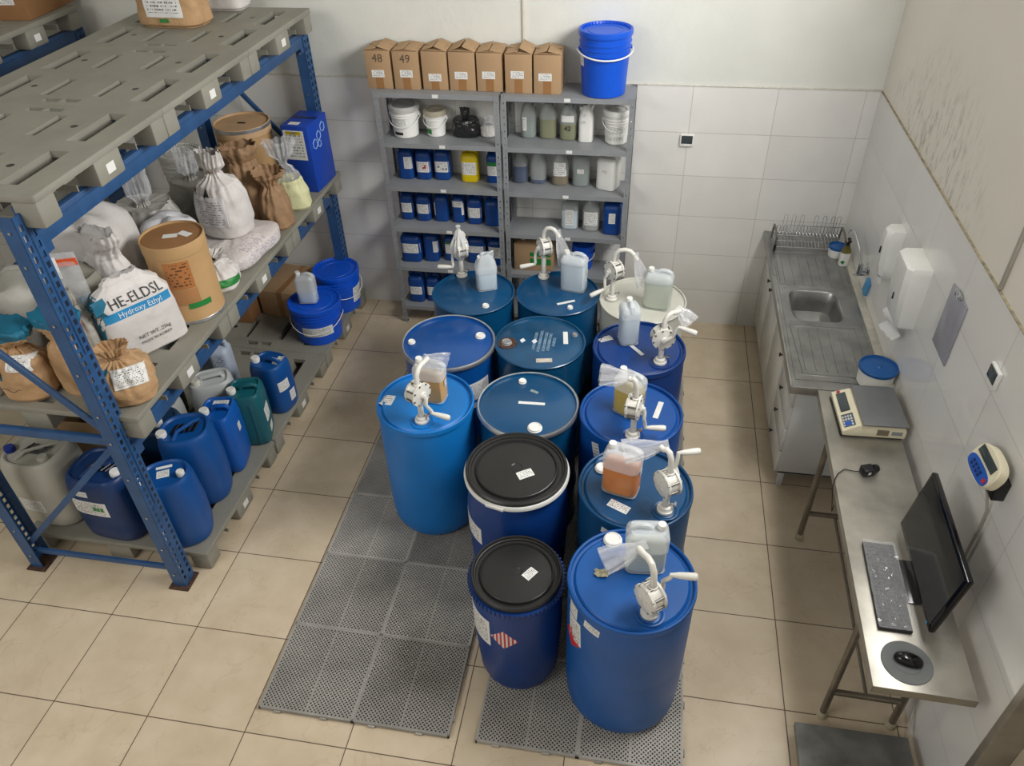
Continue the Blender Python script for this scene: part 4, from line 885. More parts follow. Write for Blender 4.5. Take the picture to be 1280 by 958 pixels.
# flat sack and the big tied sack on it
def pillow(x, y, z, w, d, h, rz, label, m, grp=None, rx=0, ry=0, seed=0, expo=4, name='sack', cat='sack', noise=.02):
    t = thing(name, label, cat, (x, y, z), rz, grp, rx, ry); R = random.Random(seed); p = [R.uniform(0, 6) for _ in range(4)]
    secs = []
    for i in range(13):
        f = i/12; k = (1-(2*f-1)**4)**.5 if 0 < f < 1 else .0
        k = .80+.20*k
        secs.append(sup(w/2*k, d/2*k, expo, h*f, 64, fold=lambda a: 1+noise*sin(4*a+p[0])+noise*.7*sin(7*a+p[1]+f*3)))
    # slightly wavy top
    b = MB().loft(secs, (True, False)); n = 64; top = secs[-1]; prev = [len(b.v)-n+i for i in range(n)]
    for k in (.8, .55, .3):
        st = len(b.v); b.v += [(q[0]*k, q[1]*k, h*(1.02+.035*sin(q[0]*30+p[2])+.03*sin(q[1]*26+p[3]))+.012*(1-k)) for q in top]
        cur = list(range(st, st+n)); b.f += [(prev[i], prev[(i+1) % n], cur[(i+1) % n], cur[i]) for i in range(n)]; prev = cur
    b.v.append((0, 0, h*1.05)); b.f += [(prev[i], prev[(i+1) % n], len(b.v)-1) for i in range(n)]
    return t, b.build('body', m, t, ang=60)
t, bd = pillow(-.335, -1.255, Z1, .44, .58, .115, radians(-6), 'white sack lying flat under the tall tied white sack', mat('pink_white_sack', (210, 202, 200), .65, var=.05, scale=10, bump=.6, bscale=60))
decal(bd, (.16, -.05, .12), (1, 0, 0), (0, 1, 0), .10, .22, print_mat('sack_fine_print', 14, ink=(176, 160, 165), paper=(212, 205, 204), cols=8, dens=.5, margin=0), 'label', root=t)
decal(bd, (.221, -.05, .06), (0, 1, 0), (0, 0, 1), .4, .07, print_mat('sack_fine_print2', 5, ink=(170, 165, 176), paper=(212, 205, 204), cols=22, dens=.5, margin=0), 'label', root=t)
t, ps = sack(-.385, -1.20, Z1+.128, .33, .29, .56, radians(-14), 'tall white sack tied at the neck, standing on the flat sack', [M_sackwhite, M_sackwhite, M_sackwhite], tied(.22, .55, 1, .74), 11, kf=13, lean=(.01, -.02), noise=.022, tie=(.76, .25))
decal(ps[0], (.02, -.15, .20), (1, .1, 0), (0, 0, 1), .22, .20, L_sack, 'label', 'faint printed text', root=t, eps=.008, nu=24, nv=16)
for (x, zz) in ((-.10, .33), (.02, .32)): decal(ps[0], (x, -.15, zz), (1, 0, 0), (0, 0, 1), .06, .06, INK, 'hazard_mark', root=t, eps=.006, nu=1, nv=1, clip=lambda u, v, w, h, a, b: u*w*(a-.5)*(1-b)+v*h*(b-.5))

# blue and white "HE" sack
t, ps = sack(-.375, -2.33, Z1, .44, .20, .45, radians(58), 'white sack with a sky blue band and large black letters, front of the middle level', [M_sackwhite, M_sackwhite, M_sackwhite],
    [(0, .96, .80, 0), (.04, 1.0, 1.0, 0), (.25, 1.0, 1.05, 0), (.5, .99, 1.0, .01), (.68, .95, .85, .02), (.84, .78, .55, .03), (.95, .50, .30, .05), (1.0, .40, .16, .04)], 21, kf=7, noise=.012, crumple=.003, expo=5, lean=(.0, .02))
B0 = ps[0]
decal(B0, (.0, -.10, .285), (1, 0, 0), (0, 0, 1), .37, .045, mat('sky_blue_print', (30, 140, 196), .5), 'printed_band', 'sky blue band', root=t, eps=.003, nu=16)
lettering(B0, 'HE-ELDSL', (.015, -.10, .345), (1, 0, 0), (0, 0, 1), .070, INK, eps=.006)
lettering(B0, 'Hydroxy Ethyl', (.01, -.10, .285), (1, 0, 0), (0, 0, 1), .042, WHITEINK, eps=.006)
lettering(B0, 'NET WT. 25kg', (.03, -.10, .13), (1, 0, 0), (0, 0, 1), .030, INK, eps=.007)
lettering(B0, 'MADE IN KOREA', (.03, -.10, .095), (1, 0, 0), (0, 0, 1), .024, INK, eps=.007)
decal(B0, (-.215, 0, .20), (0, -1, 0), (0, 0, 1), .15, .38, M_tealpaper, 'side_panel', 'teal side gusset', root=t, eps=.003, nv=12)
lettering(B0, 'CELLOSIZE', (-.215, 0, .20), (0, 0, -1), (0, -1, 0), .045, WHITEINK, eps=.007) if False else None
# kraft sacks with teal cuffs at the front corner
K = [M_kraft, M_tealpaper]
t, ps = sack(-.235, -2.745, Z1, .29, .27, .31, radians(30), 'squat kraft and white sack tied at the neck, at the front corner of the pallet', [M_kraft, M_kraft, M_tealpaper],
    [(0, .85, .85, 0), (.05, .96, .96, 0), (.3, 1.05, 1.05, .02), (.55, .95, .95, .05), (.72, .5, .5, .2), (.78, .22, .22, .28), (.80, .24, .24, .28, 1), (.90, .42, .36, .2, 1), (1.0, .55, .40, .13, 1)], 31, kf=15, noise=.03, tie=(.80, .26))
decal(ps[0], (.05, -.10, .17), (.9, .1, 0), (0, .45, .9), .16, .10, L_mid, 'label', 'white pleated label', root=t, eps=.008, nu=24, nv=16)
decal(ps[0], (-.10, -.10, .16), (.7, -.7, 0), (0, 0, 1), .05, .10, M_tealpaper, 'printed_band', root=t, eps=.008, nu=24, nv=16)
t, ps = sack(-.50, -2.72, Z1, .24, .19, .46, radians(-10), 'kraft sack with open teal collar behind the squat tied sack', [M_kraft, M_tealpaper, M_tealpaper],
    [(0, .9, .9, 0), (.05, 1, 1, 0), (.3, 1.0, 1.0, .02), (.55, .85, .8, .05), (.70, .55, .5, .15), (.76, .60, .55, .18), (.80, .72, .62, .10), (.88, .92, .8, .06), (.90, .95, .84, .05, 1), (.98, 1.04, .88, .04, 1), (1.0, 1.02, .84, .04, 1)], 32, kf=9, noise=.03)
t, ps = sack(-.755, -2.79, Z1, .27, .22, .42, radians(0), 'kraft sack with teal collar seen through the rack brace', [M_kraft, M_kraft, M_tealpaper],
    [(0, .85, .85, 0), (.05, .96, .96, 0), (.3, 1.0, 1.0, .01), (.5, .92, .92, .04), (.66, .5, .5, .2), (.70, .30, .30, .3), (.72, .34, .32, .28, 1), (.80, .75, .6, .16, 1), (.86, .95, .72, .08, 1), (.88, .97, .74, .07, 2), (.96, 1.08, .78, .05, 2), (1.0, 1.05, .72, .05, 2)], 33, kf=15, noise=.025)
decal(ps[0], (.06, -.12, .25), (1, 0, 0), (0, .3, 1), .11, .08, L_mid, 'label', root=t, eps=.008, nu=24, nv=16); decal(ps[0], (-.06, -.12, .22), (1, 0, 0), (0, .2, 1), .03, .14, M_tealpaper, 'printed_band', root=t, eps=.008, nu=24, nv=16)
MB().tube([(-.06+.02*i-.1*(i > 3)*0, -.128, .10+.012*sin(i*1.4)) for i in range(7)], .0016, 5).build('pen_mark', INK, t)
t, ps = sack(-1.02, -2.79, Z1, .24, .20, .46, 0, 'white sack with red diamond outlines at the far left edge', [M_sackwhite], [(0, .94, .9, 0), (.04, 1, 1, 0), (.4, 1.0, 1.0, .01), (.8, .97, .85, .02), (.95, .9, .6, .03), (1, .8, .4, .03)], 34, expo=6, noise=.012)
for (x, zz) in ((-.06, .36), (.0, .34), (.055, .38)):
    MB().tube([(x+.028*cos(k*pi/2), -.104, zz+.028*sin(k*pi/2)) for k in range(4)], .0018, 5, closed=True).build('hazard_mark', REDINK, t)
MB().tube([(.07+.018*cos(k*pi/2), -.104, .17+.018*sin(k*pi/2)) for k in range(4)], .0018, 5, closed=True).build('hazard_mark', REDINK, t)
pillow(-1.00, -2.45, Z1, .46, .34, .46, radians(4), 'grey-brown bulk sack at the far left of the middle level', M_sackgrey, seed=4, noise=.03)
# grey and white sacks further back
pillow(-.72, -2.30, Z1, .34, .26, .42, radians(-8), 'dull grey sack behind the teal-collared kraft sacks', mat('dull_grey_sack', (138, 136, 124), .65, var=.08, bump=.6, bscale=14), seed=8, noise=.03)
pillow(-.90, -1.93, Z1, .60, .48, .56, radians(8), 'bulky white sack filling the middle of the rack level', M_sackwhite, seed=9, noise=.03)
t, ps = sack(-.61, -2.12, Z1, .30, .24, .62, radians(-20), 'open white paper sack with a torn mouth, behind the lettered sack', [M_sackwhite, M_sackwhite, M_kraftdark], [(0, .9, .9, 0), (.05, 1, 1, 0), (.4, 1.0, 1.0, .02), (.62, .9, .8, .05), (.74, .7, .6, .12), (.80, .72, .5, .14, 1), (.94, .95, .5, .08, 1), (1.0, .9, .45, .1, 1)], 36, kf=7, noise=.035, lean=(.07, -.04))
decal(ps[0], (.0, -.12, .40), (1, 0, 0), (0, .2, 1), .05, .05, REDINK, 'printed_mark', root=t, eps=.004, clip=diamond)
t, ps = sack(-.56, -2.54, Z1, .19, .15, .48, radians(10), 'thin white film sack with pink marks, squeezed between sacks', [M_sackgrey, M_sackgrey], tied(.22, .4, 1, .8), 37, kf=11, noise=.03)
decal(ps[0], (.03, -.075, .30), (1, 0, 0), (0, 0, 1), .03, .10, mat('pink_print', (190, 60, 110), .5), 'printed_mark', root=t, eps=.008, nu=24, nv=16)
t = thing('zip_bag', 'clear zip bag with an orange seal strip, just behind the front post', 'bag', (-.60, -2.46, Z1), radians(20))
bd = MB().loft([sup(.09*k, .035*j, 3, zz, 40, fold=lambda a: 1+.05*sin(5*a)) for zz, k, j in ((.10, .6, .3), (.14, .95, 1), (.30, 1, 1.0), (.50, 1.02, .5), (.60, 1.05, .14), (.64, 1.05, .1))]).build('body', M_clear, t)
MB().loft([sup(.094, .006, 5, zz, 40) for zz in (.565, .605)]).build('seal_strip', M_orange, t, 'orange seal strip')
MB().box(-.085, .0, -.012, -.006, .50, .62, .002).build('insert_card', L_blank, t)
MB().loft([sup(.07, .03, 3, zz, 32) for zz in (.0, .10)]).build('bottom_fold', M_clear, t)
t, ps = sack(-.27, -1.665, Z1, .27, .25, .20, radians(20), 'low white sack with green print, gathered at the neck beside the fibre drum', [M_sackwhite, M_sackwhite], [(0, .9, .9, 0), (.08, 1, 1, 0), (.35, 1.02, 1.02, .01), (.6, .85, .85, .08), (.74, .45, .45, .22), (.80, .26, .26, .3), (.83, .3, .3, .3, 1), (.92, .6, .55, .25, 1), (1.0, .75, .7, .2, 1)], 38, kf=13, noise=.03, lean=(-.02, .02))
decal(ps[0], (.10, -.13, .07), (.9, .35, 0), (-.1, .2, 1), .16, .045, M_green, 'printed_band', 'green band', root=t, eps=.008, nu=24, nv=16)
pillow(-.53, -1.62, Z1, .28, .30, .40, radians(-30), 'creased white film sack behind the fibre drum', mat('glossy_white_film', (206, 206, 210), .3, var=.05, bump=.7, bscale=16), seed=12, noise=.05)
t, ps = sack(-.80, -1.42, Z1, .42, .34, .66, radians(10), 'clear film bag of pale powder tied with black cord', [mat('powder_in_film', (176, 174, 168), .35, var=.08, bump=.8, bscale=14), M_clear], tied(.16, .4, 1, .62), 39, kf=13, noise=.03, name='plastic_bag', cat='bag')
t, ps = sack(-.74, -.93, Z1, .36, .30, .56, radians(-15), 'crumpled clear bag of dark powder behind the tall tied sack', [mat('grey_powder_in_film', (150, 148, 140), .3, var=.1, bump=.9, bscale=18), M_clear], tied(.18, .5, 1, .66), 40, kf=9, noise=.04, name='plastic_bag', cat='bag')
pail(-.98, -.62, Z1, .145, .42, 'translucent white pail beside the pale-lidded fibre drum', mat('translucent_pail', (190, 190, 184), .4, alpha=.9), handle='hang')
t, ps = sack(-.42, -.80, Z1, .26, .22, .55, radians(15), 'brown paper sack with rolled open mouth behind the tall white sack', [M_kraftdark, M_kraftdark, M_kraft], [(0, .9, .9, 0), (.05, 1, 1, 0), (.4, 1, 1, .03), (.7, .8, .7, .08), (.82, .7, .6, .12), (.84, .75, .62, .12, 1), (.95, 1.0, .8, .1, 1), (1, .95, .8, .12, 1)], 41, kf=8, noise=.05)
t, ps = sack(-.215, -.85, Z1, .20, .22, .40, radians(-10), 'crumpled brown paper sack with twisted top at the pallet edge', [M_kraftdark, M_kraftdark, M_kraft], [(0, .9, .9, 0), (.05, 1, 1, .02), (.3, 1.0, 1, .06), (.6, .75, .75, .12), (.74, .45, .45, .2), (.80, .5, .5, .2), (.82, .6, .55, .18, 1), (.93, .95, .8, .12, 1), (1, 1.0, .85, .12, 1)], 42, kf=7, noise=.06)
t, ps = sack(-.235, -.565, Z1, .27, .20, .50, radians(12), 'clear tied bag of cream powder leaning by the blue carton', [M_cream, M_clear, M_clear], [(0, .98, .8, 0), (.04, 1.05, 1, 0), (.2, .98, 1, .01), (.42, .8, .85, .03), (.46, .76, .8, .05, 1), (.60, .45, .45, .18, 1), (.68, .18, .18, .3, 1), (.70, .2, .2, .3, 1), (.84, .62, .5, .2, 1), (1, .8, .6, .18, 1)], 43, kf=11, noise=.03, name='plastic_bag', cat='bag')
# top level
t, ps = sack(-.845, -.40, 2.5115, .44, .28, .50, radians(-2), 'brown kraft sack with white label on the top pallet, cut off by the frame', [M_kraft], [(0, .92, .85, 0), (.05, 1.02, 1, 0), (.35, .98, 1, .01), (.8, .9, .9, .02), (1, .85, .7, .03)], 51, expo=4, noise=.02)
decal(ps[0], (.01, -.14, .24), (1, 0, 0), (0, 0, 1), .26, .34, L_big, 'label', 'large white label', root=t, eps=.008, nu=24, nv=16)
decal(ps[0], (.0, -.14, .05), (1, 0, 0), (0, 0, 1), .06, .02, M_green, 'label', root=t, eps=.008, nu=24, nv=16)
for k in (-.07, .0): lettering(ps[0], '♦', (k-.03, -.14, .16), (1, 0, 0), (0, 0, 1), .07, INK, 'hazard_mark', eps=.007)
t, ps = sack(-.72, .02, 2.5115, .36, .22, .46, 0, 'white sack behind the kraft sack on the top pallet', [M_sackwhite], [(0, .92, .85, 0), (.05, 1.02, 1, 0), (.35, .98, 1, .01), (.8, .9, .9, .02), (1, .85, .7, .03)], 52, expo=4, noise=.02)

# ------------------------------------------------------------------ rack, floor level : cans
ZF = .1515
def big_can(x, y, w, d, h, rz, label, m, capm=M_white, clips=False, lab=None, expo=2.8, handle='recess', capx=-.36, cap2=None, bulge=1.0, lids=None, grp='large cans under the rack', flat=.9, ribs=False, z=ZF):
    t = thing('jerrycan', label, 'jerrycan', (x, y, z), rz, grp); W, D = w/2, d/2; secs = []
    for f, k in ((0, .80), (.015, .90), (.06, .965), (.2, 1.0*bulge), (.5, 1.02*bulge), (.75, 1.0), (.88, .97), (.935, .93), (.965, .90), (.985, .86), (.992, .80), (.985, .76), (.965, .72), (.960, .4), (.960, .02)):
        secs.append(sup(W*k, D*k, expo, f*h, 56))
    b = MB().loft(secs)
    if ribs:
        for s in (-1, 1): b.box(s*W*.35-.012, s*W*.35+.012, -D*1.0-.004, -D+.02, .05*h, .85*h, .006)
    if handle == 'bridge': b.tube([(-.10*w, 0, .955*h), (-.08*w, 0, h*1.01), (0, 0, h*1.03), (.26*w, 0, h*1.03), (.34*w, 0, h*1.01), (.36*w, 0, .955*h)], .016, 10)
    if handle == 'recess':
        b.tube([(-.16*w, -.30*d, .955*h), (-.10*w, -.12*d, h*.995), (.05*w, 0, h*1.0), (.16*w, .12*d, h*.99), (.22*w, .25*d, .955*h)], .012, 8)
    bd = b.build('body', m, t)
    if handle == 'long':      # pale can with an open loop handle
        MB().tube([(-.20*w, 0, .955*h), (-.18*w, 0, h*1.02), (.26*w, 0, h*1.03), (.30*w, 0, .955*h)], .015, 10).build('handle', m, t)
    for (cxf, cyf, r, cm) in [(capx, -.12, .030, capm)]+(cap2 or []):
        b = MB().lathe([(r*.9, 0), (r*.9, .010), (r, .010), (r, .036), (r*.92, .041), (0, .041)], 24, Matrix.Translation((cxf*w, cyf*d, .955*h)))
        for i in range(16): b.box(r*.98, r*1.04, -.0022, .0022, .012, .034, 0, Matrix.Translation((cxf*w, cyf*d, .955*h)) @ Matrix.Rotation(i*pi/8, 4, 'Z'))
        b.build('cap', cm, t)
    if clips:
        b = MB()
        for i in range(5): b.tube([(-.07+.03*i, -.035, .972*h), (-.055+.03*i, -.04, .990*h), (-.03+.03*i, .035, .990*h), (-.045+.03*i, .04, .972*h)], .0055, 6, closed=True)
        b.build('handle_clip', M_black, t, 'black folding wire handle')
    for (face, px, pz, lw, lh, lm) in (lab or []):
        if face == 'f': decal(bd, (px*w, -D, pz*h), (1, 0, 0), (0, 0, 1), lw, lh, lm, root=t, eps=.002)
        elif face == 'r': decal(bd, (W, px*d, pz*h), (0, 1, 0), (0, 0, 1), lw, lh, lm, root=t, eps=.002)
        elif face == 't': decal(bd, (px*w, pz*d, h), (1, 0, 0), (0, 1, 0), lw, lh, lm, root=t, eps=.002)
    return t
M_natural = mat('natural_can_plastic', (190, 188, 176), .4, var=.06, alpha=.95)
big_can(-1.175, -2.62, .40, .36, .52, radians(-4), 'translucent white can with blue and clear caps, far left floor pallet', M_natural, mat('blue_cap', (20, 50, 140), .4), True, [('f', -.05, .38, .16, .10, L_big)], cap2=[(.28, -.20, .030, M_natural)], expo=3.2)
big_can(-.715, -2.68, .40, .34, .50, radians(-4), 'navy blue can with large white and green label beside the white can', M_cannavy, M_white, True, [('f', -.06, .60, .24, .11, L_big), ('f', .09, .60, .07, .03, M_green), ('f', -.10, .82, .08, .04, L_small)], capx=.34, expo=3.4)
big_can(-.285, -2.71, .32, .28, .52, radians(28), 'nearest blue oval can at the front corner of the floor pallet', M_canblue, M_white, False, [('t', .0, .25, .09, .02, L_blank), ('t', -.02, .05, .07, .06, L_small), ('f', -.35, .30, .05, .12, L_mid)], cap2=[(.30, -.12, .022, M_white)], expo=2.4, handle='none', bulge=1.05)
big_can(-.335, -2.36, .34, .32, .56, radians(22), 'tall blue oval can with black folding handle, second from the front', M_canblue, M_white, True, None, expo=2.4, bulge=1.03, cap2=None)
big_can(-.29, -2.07, .22, .28, .47, radians(12), 'narrow bright blue can between the tall blue can and the green one', mat('azure_can_plastic', (6, 86, 172), .42), M_white, False, [('t', .05, .25, .10, .045, L_small), ('r', 0, .66, .04, .06, L_mid)], expo=4.5, handle='bridge', capx=-.30)
big_can(-.235, -1.80, .23, .26, .43, radians(18), 'teal-green ribbed can with two white side labels', M_canteal, M_white, False, [('r', -.15, .55, .10, .11, L_mid), ('r', -.1, .22, .07, .055, L_mid)], expo=5, handle='bridge', capx=-.34, ribs=True)
big_can(-.215, -1.46, .26, .24, .41, radians(-10), 'blue oval can with several torn labels, last of the row', M_canblue, M_white, False, [('t', .26, .12, .05, .09, L_small), ('r', -.2, .60, .09, .08, L_mid), ('r', .05, .30, .06, .09, L_mid)], expo=3, handle='bridge', capx=-.32)
big_can(-.53, -1.72, .30, .24, .42, radians(30), 'pale grey can with loop handle behind the teal-green one', mat('pale_grey_can', (192, 196, 196), .4, var=.04), mat('ivory_cap', (220, 218, 205), .4), False, None, expo=3.2, handle='long', capx=-.30)
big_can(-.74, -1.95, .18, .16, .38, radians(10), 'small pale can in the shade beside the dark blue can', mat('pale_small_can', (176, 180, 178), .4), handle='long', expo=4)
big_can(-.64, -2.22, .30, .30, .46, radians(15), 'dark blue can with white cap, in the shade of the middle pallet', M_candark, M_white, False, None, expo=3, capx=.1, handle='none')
big_can(-.60, -2.44-.0, .01+.22, .20, .48, radians(0), 'dark teal can hidden behind the front post', M_candark, M_candark, expo=3, handle='none') if False else None
GW = 'pale blue square bottles under the rack'
jug(-.66, -1.33, ZF, .14, .16, .46, radians(12), 'tall pale bluish square bottle with small label under the rack, front one', body=mat('pale_blue_bottle', (186, 198, 216), .45), liquid=None, grp=GW, name='square_bottle', cat='bottle', lab=[('f', .0, .62, .09, .16, print_mat('bottle_print', 9, ink=(120, 130, 150), paper=(192, 203, 220), cols=10))])
jug(-.81, -1.27, ZF, .13, .16, .46, radians(12), 'tall pale bluish square bottle behind its twin under the rack', body=MATS['pale_blue_bottle'], grp=GW, name='square_bottle', cat='bottle')
t = thing('cardboard_carton', 'brown carton deep on the floor pallet behind the blue pails', 'box', (-.62, -.12, ZF), radians(-6)); MB().box(-.20, .20, -.24, .22, 0, .24, .003).build('carton', M_card, t)
MB().box(-.025, .025, -.2412, .2212, .0, .2412).build('tape', M_cardtape, t)
t = thing('cardboard_carton', 'dark brown carton far back on the floor pallet', 'box', (-1.05, -.25, ZF), 0); MB().box(-.18, .18, -.24, .20, 0, .30, .003).build('carton', M_carddark, t); MB().box(-.025, .025, -.2412, .2012, 0, .3012).build('tape', M_cardtape, t)
t = thing('wooden_crate', 'open crate of boards behind the translucent white can', 'crate', (-1.14, -2.15, ZF), radians(3))
M_wood = mat('pale_board', (156, 128, 92), .7, var=.12, scale=6)
for s in (-1, 1):
    MB().box(s*.15-.008, s*.15+.008, -.18, .18, 0, .50, .002).build('side_board', M_wood, t); MB().box(-.142, .142, s*.1725-.0075, s*.1725+.0075, 0, .46, .002).build('end_board', M_wood, t); MB().box(-.142, .142, -.165, .165, 0, .02).build('bottom', M_wood, t)
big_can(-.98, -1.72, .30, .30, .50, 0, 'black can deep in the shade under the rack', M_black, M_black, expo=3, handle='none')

# ------------------------------------------------------------------ sink counter
t = thing('sink_cabinet', 'white steel sink cabinet with drawers and doors against the right wall', 'cabinet', (3.54, -.74, 0))
X0, X1, Y0, Y1 = -.225, .28, -.90, .965
b = MB().box(X0+.004, X1, Y0, Y0+.012, .12, .848, .003).box(X0+.004, X1, Y1-.012, Y1, .12, .848).box(X1-.01, X1, Y0, Y1, .12, .848).box(X0+.004, X1, Y0, Y1, .12, .135)
b.build('carcass', M_cab, t)
for (x, y) in ((X0+.02, Y0), (X1-.05, Y0), (X0+.02, Y1-.04), (X1-.05, Y1-.04)): MB().box(x, x+.035, y, y+.04, 0, .121, .004).build('foot', M_cab, t)
dk = mat('black_knob', (30, 30, 30), .4)
def front(y0, y1, z0, z1, nm, ky, kz):
    f = MB().box(X0-.014, X0+.004, y0+.004, y1-.004, z0+.004, z1-.004, .003).build(nm, mat('cabinet_front_enamel', (214, 214, 208), .22), t)
    MB().lathe([(.006, 0), (.006, .012), (.014, .014), (.014, .022), (0, .024)], 12, Matrix.Translation((X0-.014, ky, kz)) @ rotm(ry=-pi/2)).build('knob', dk, f)
for i in range(4): front(Y0, Y0+.46, .125+i*.186, .125+(i+1)*.186, 'drawer', Y0+.30, .125+i*.186+.10)
for i in range(3): y0 = Y0+.46+i*.468; front(y0, y0+.468, .125, .868, 'door', y0+(.40 if i % 2 else .06), .70)
# counter with a real basin: plate with an opening, bowl lofted below
t = thing('sink_counter', 'stainless steel counter with pressed basin and drainer grooves', 'sink', (3.54, -.74, .870))
xs = sorted([-.285, -.270, -.16, .16, .270, .296]); ys = sorted([-.98, -.96, -.27, .14, .97])
xs = [-.285, -.215, .15, .298]; ys = [-.975, -.28, .14, .970]
b = MB().plate(xs, ys, lambda i, j: i == 1 and j == 1, .0, .030)
b.box(-.287, -.270, -.977, .970, -.02, .0345, .003); b.box(-.285, .298, -.979, -.962, -.02, .0345, .003)
for i in range(6): b.tube([(-.20+.062*i+.0, .20, .0305), (-.20+.062*i, .60, .0305)], .0045, 6); b.tube([(-.18+.062*i, -.80, .0305), (-.18+.062*i, -.36, .0305)], .0045, 6)
b.tube([(-.235, .18, .031), (-.235, .66, .031), (.19, .66, .031), (.19, .18, .031)], .0045, 6, closed=True); b.tube([(-.225, -.32, .031), (-.20, -.84, .031), (.18, -.84, .031), (.18, -.32, .031)], .0045, 6, closed=True)
b.tube([(-.25, -.90, .031), (-.25, .92, .031), (.23, .92, .031), (.23, -.90, .031)], .003, 6, closed=True)
ct = b.build('counter_top', M_stain, t)
cxm, cym = -.0325, -.07
def rring(w, d, z, e=5): return sup(w, d, e, z, 56, cxm, cym)
# flat rim joins the square opening to the rounded bowl
b = MB().loft([rring(.1835, .2105, .0302, 60), rring(.165, .190, .0300, 5), rring(.158, .182, .020), rring(.150, .172, -.06), rring(.138, .160, -.118), rring(.10, .12, -.136), rring(.04, .05, -.140), rring(.002, .002, -.140)], (False, False))
b.build('basin', M_stain, t)
MB().lathe([(.036, 0), (.036, .003), (.030, .004), (.024, .001), (.0, .001)], 24, Matrix.Translation((cxm+.02, cym-.10, -.135))).build('drain', M_chrome, t)
ZC = .9015
# dish rack
t = thing('dish_rack', 'wire dish rack at the wall end of the sink counter', 'dish rack', (3.545, .02, ZC))
W = .245
for sx in (-1, 1): MB().tube([(sx*W, -.10, 0), (sx*W, -.10, .03), (sx*W, -.09, .11), (sx*W, .0, .125), (sx*W, .09, .12), (sx*W, .12, .03), (sx*W, .12, 0)], .008, 8).build('side_frame', mat('dull_chrome', (140, 138, 134), .3, .9), t)
b = MB()
for (y, z) in ((-.09, .03), (-.02, .045), (.05, .055), (.11, .05), (.11, .11)): b.tube([(-W, y, z), (W, y, z)], .0035, 6)
for i in range(19): x = -W+.025+i*(2*W-.05)/18; b.tube([(x, -.09, .03), (x, -.02, .045), (x, .05, .055), (x, .11, .05), (x, .11, .11)], .0026, 5)
for x in [-.17, -.11, -.05, .05, .11, .17, .21][:7]: b.tube([(x-.012, .11, .05), (x-.012, .105, .19), (x-.006, .105, .20), (x+.006, .105, .20), (x+.012, .105, .19), (x+.012, .11, .05)], .002, 5)
b.build('wire_grid', M_chrome, t)
for sx in (-1, 1): MB().lathe([(.010, 0), (.010, .05), (0, .052)], 10, Matrix.Translation((sx*W, -.02, .0)) @ Matrix.Translation((0, -.08, 0))).build('foot_cap', M_black, t)
def tub(x, y, z, r, h, label):
    t = thing('lidded_tub', label, 'tub', (x, y, z), 0, 'white tubs with blue lids')
    MB().lathe([(0, 0), (r*.86, 0), (r*.90, .005), (r*.96, h-.02), (0, h-.02)], 40).build('body', M_white, t)
    MB().lathe([(r*.97, h-.022), (r, h-.02), (r*1.02, h-.004), (r, h), (r*.95, h), (r*.92, h-.010), (r*.2, h-.004), (r*.12, h+.004), (0, h+.004)], 40).build('lid', M_lidblue, t)
tub(3.735, -.10, ZC, .062, .085, 'small white tub with blue lid beside the soap bottle'); tub(3.735, -1.605, ZC, .108, .12, 'large white tub with dark blue lid at the near end of the counter')
t = thing('soap_bottle', 'white soap bottle with green leaf and dark spray pump on the counter', 'bottle', (3.765, -.235, ZC))
bd = MB().loft([sup(.034*k, .026*k, 3, z, 28) for z, k in ((0, .9), (.005, 1), (.10, 1), (.125, .9), (.14, .5), (.145, .4))]).build('body', M_white, t)
MB().loft([sup(.0345*k, .0265*k, 3, z, 28) for z, k in ((.105, 1), (.125, .92), (.150, .55), (.160, .5))]).build('shoulder', mat('olive_label', (120, 110, 50), .4, var=.3, scale=60), t)
MB().lathe([(.014, .155), (.014, .18), (.006, .182), (.006, .205), (.012, .205), (.012, .215), (0, .215)], 16).box(-.008, .008, -.05, .0, .205, .215, .002).build('spray_pump', M_black, t)
decal(bd, (-.012, -.026, .035), (1, 0, 0), (0, 0, 1), .024, .03, M_green, 'leaf_print', root=t, clip=diamond)
# faucet
t = thing('faucet', 'chrome swan-neck tap on the right wall above the sink', 'faucet', (WX-.009, -.60, 1.07))
MB().tube([(0, 0, 0), (-.07, 0, 0)], .013, 12).lathe([(.03, 0), (.03, .006), (.018, .012)], 20, rotm(ry=-pi/2)).build('wall_fitting', M_chrome, t)
MB().tube([(-.06, 0, -.025), (-.06, 0, .05)], .016, 12).build('valve_body', M_chrome, t)
MB().tube([(-.06, 0, .03), (-.062, .03, .075), (-.068, .10, .115), (-.08, .22, .150), (-.088, .28, .155), (-.094, .315, .140), (-.096, .325, .105)], .009, 10).build('spout', M_chrome, t)
MB().box(-.10, -.02, -.008, .008, -.036, -.024, .004).tube([(-.06, 0, -.036), (-.06, 0, -.02)], .009, 8).build('lever', M_chrome, t)
o = MB().box(-.012, .012, -.035, .035, -.055, .055, .006).build('blue_sponge', mat('blue_foam', (90, 160, 210), .8, bump=.5, bscale=150)); o.location = (WX-.022, -.69, 1.00); o.rotation_euler = (radians(14), 0, 0); tag(o, 'light blue sponge hung on the wall below the tap', 'sponge')

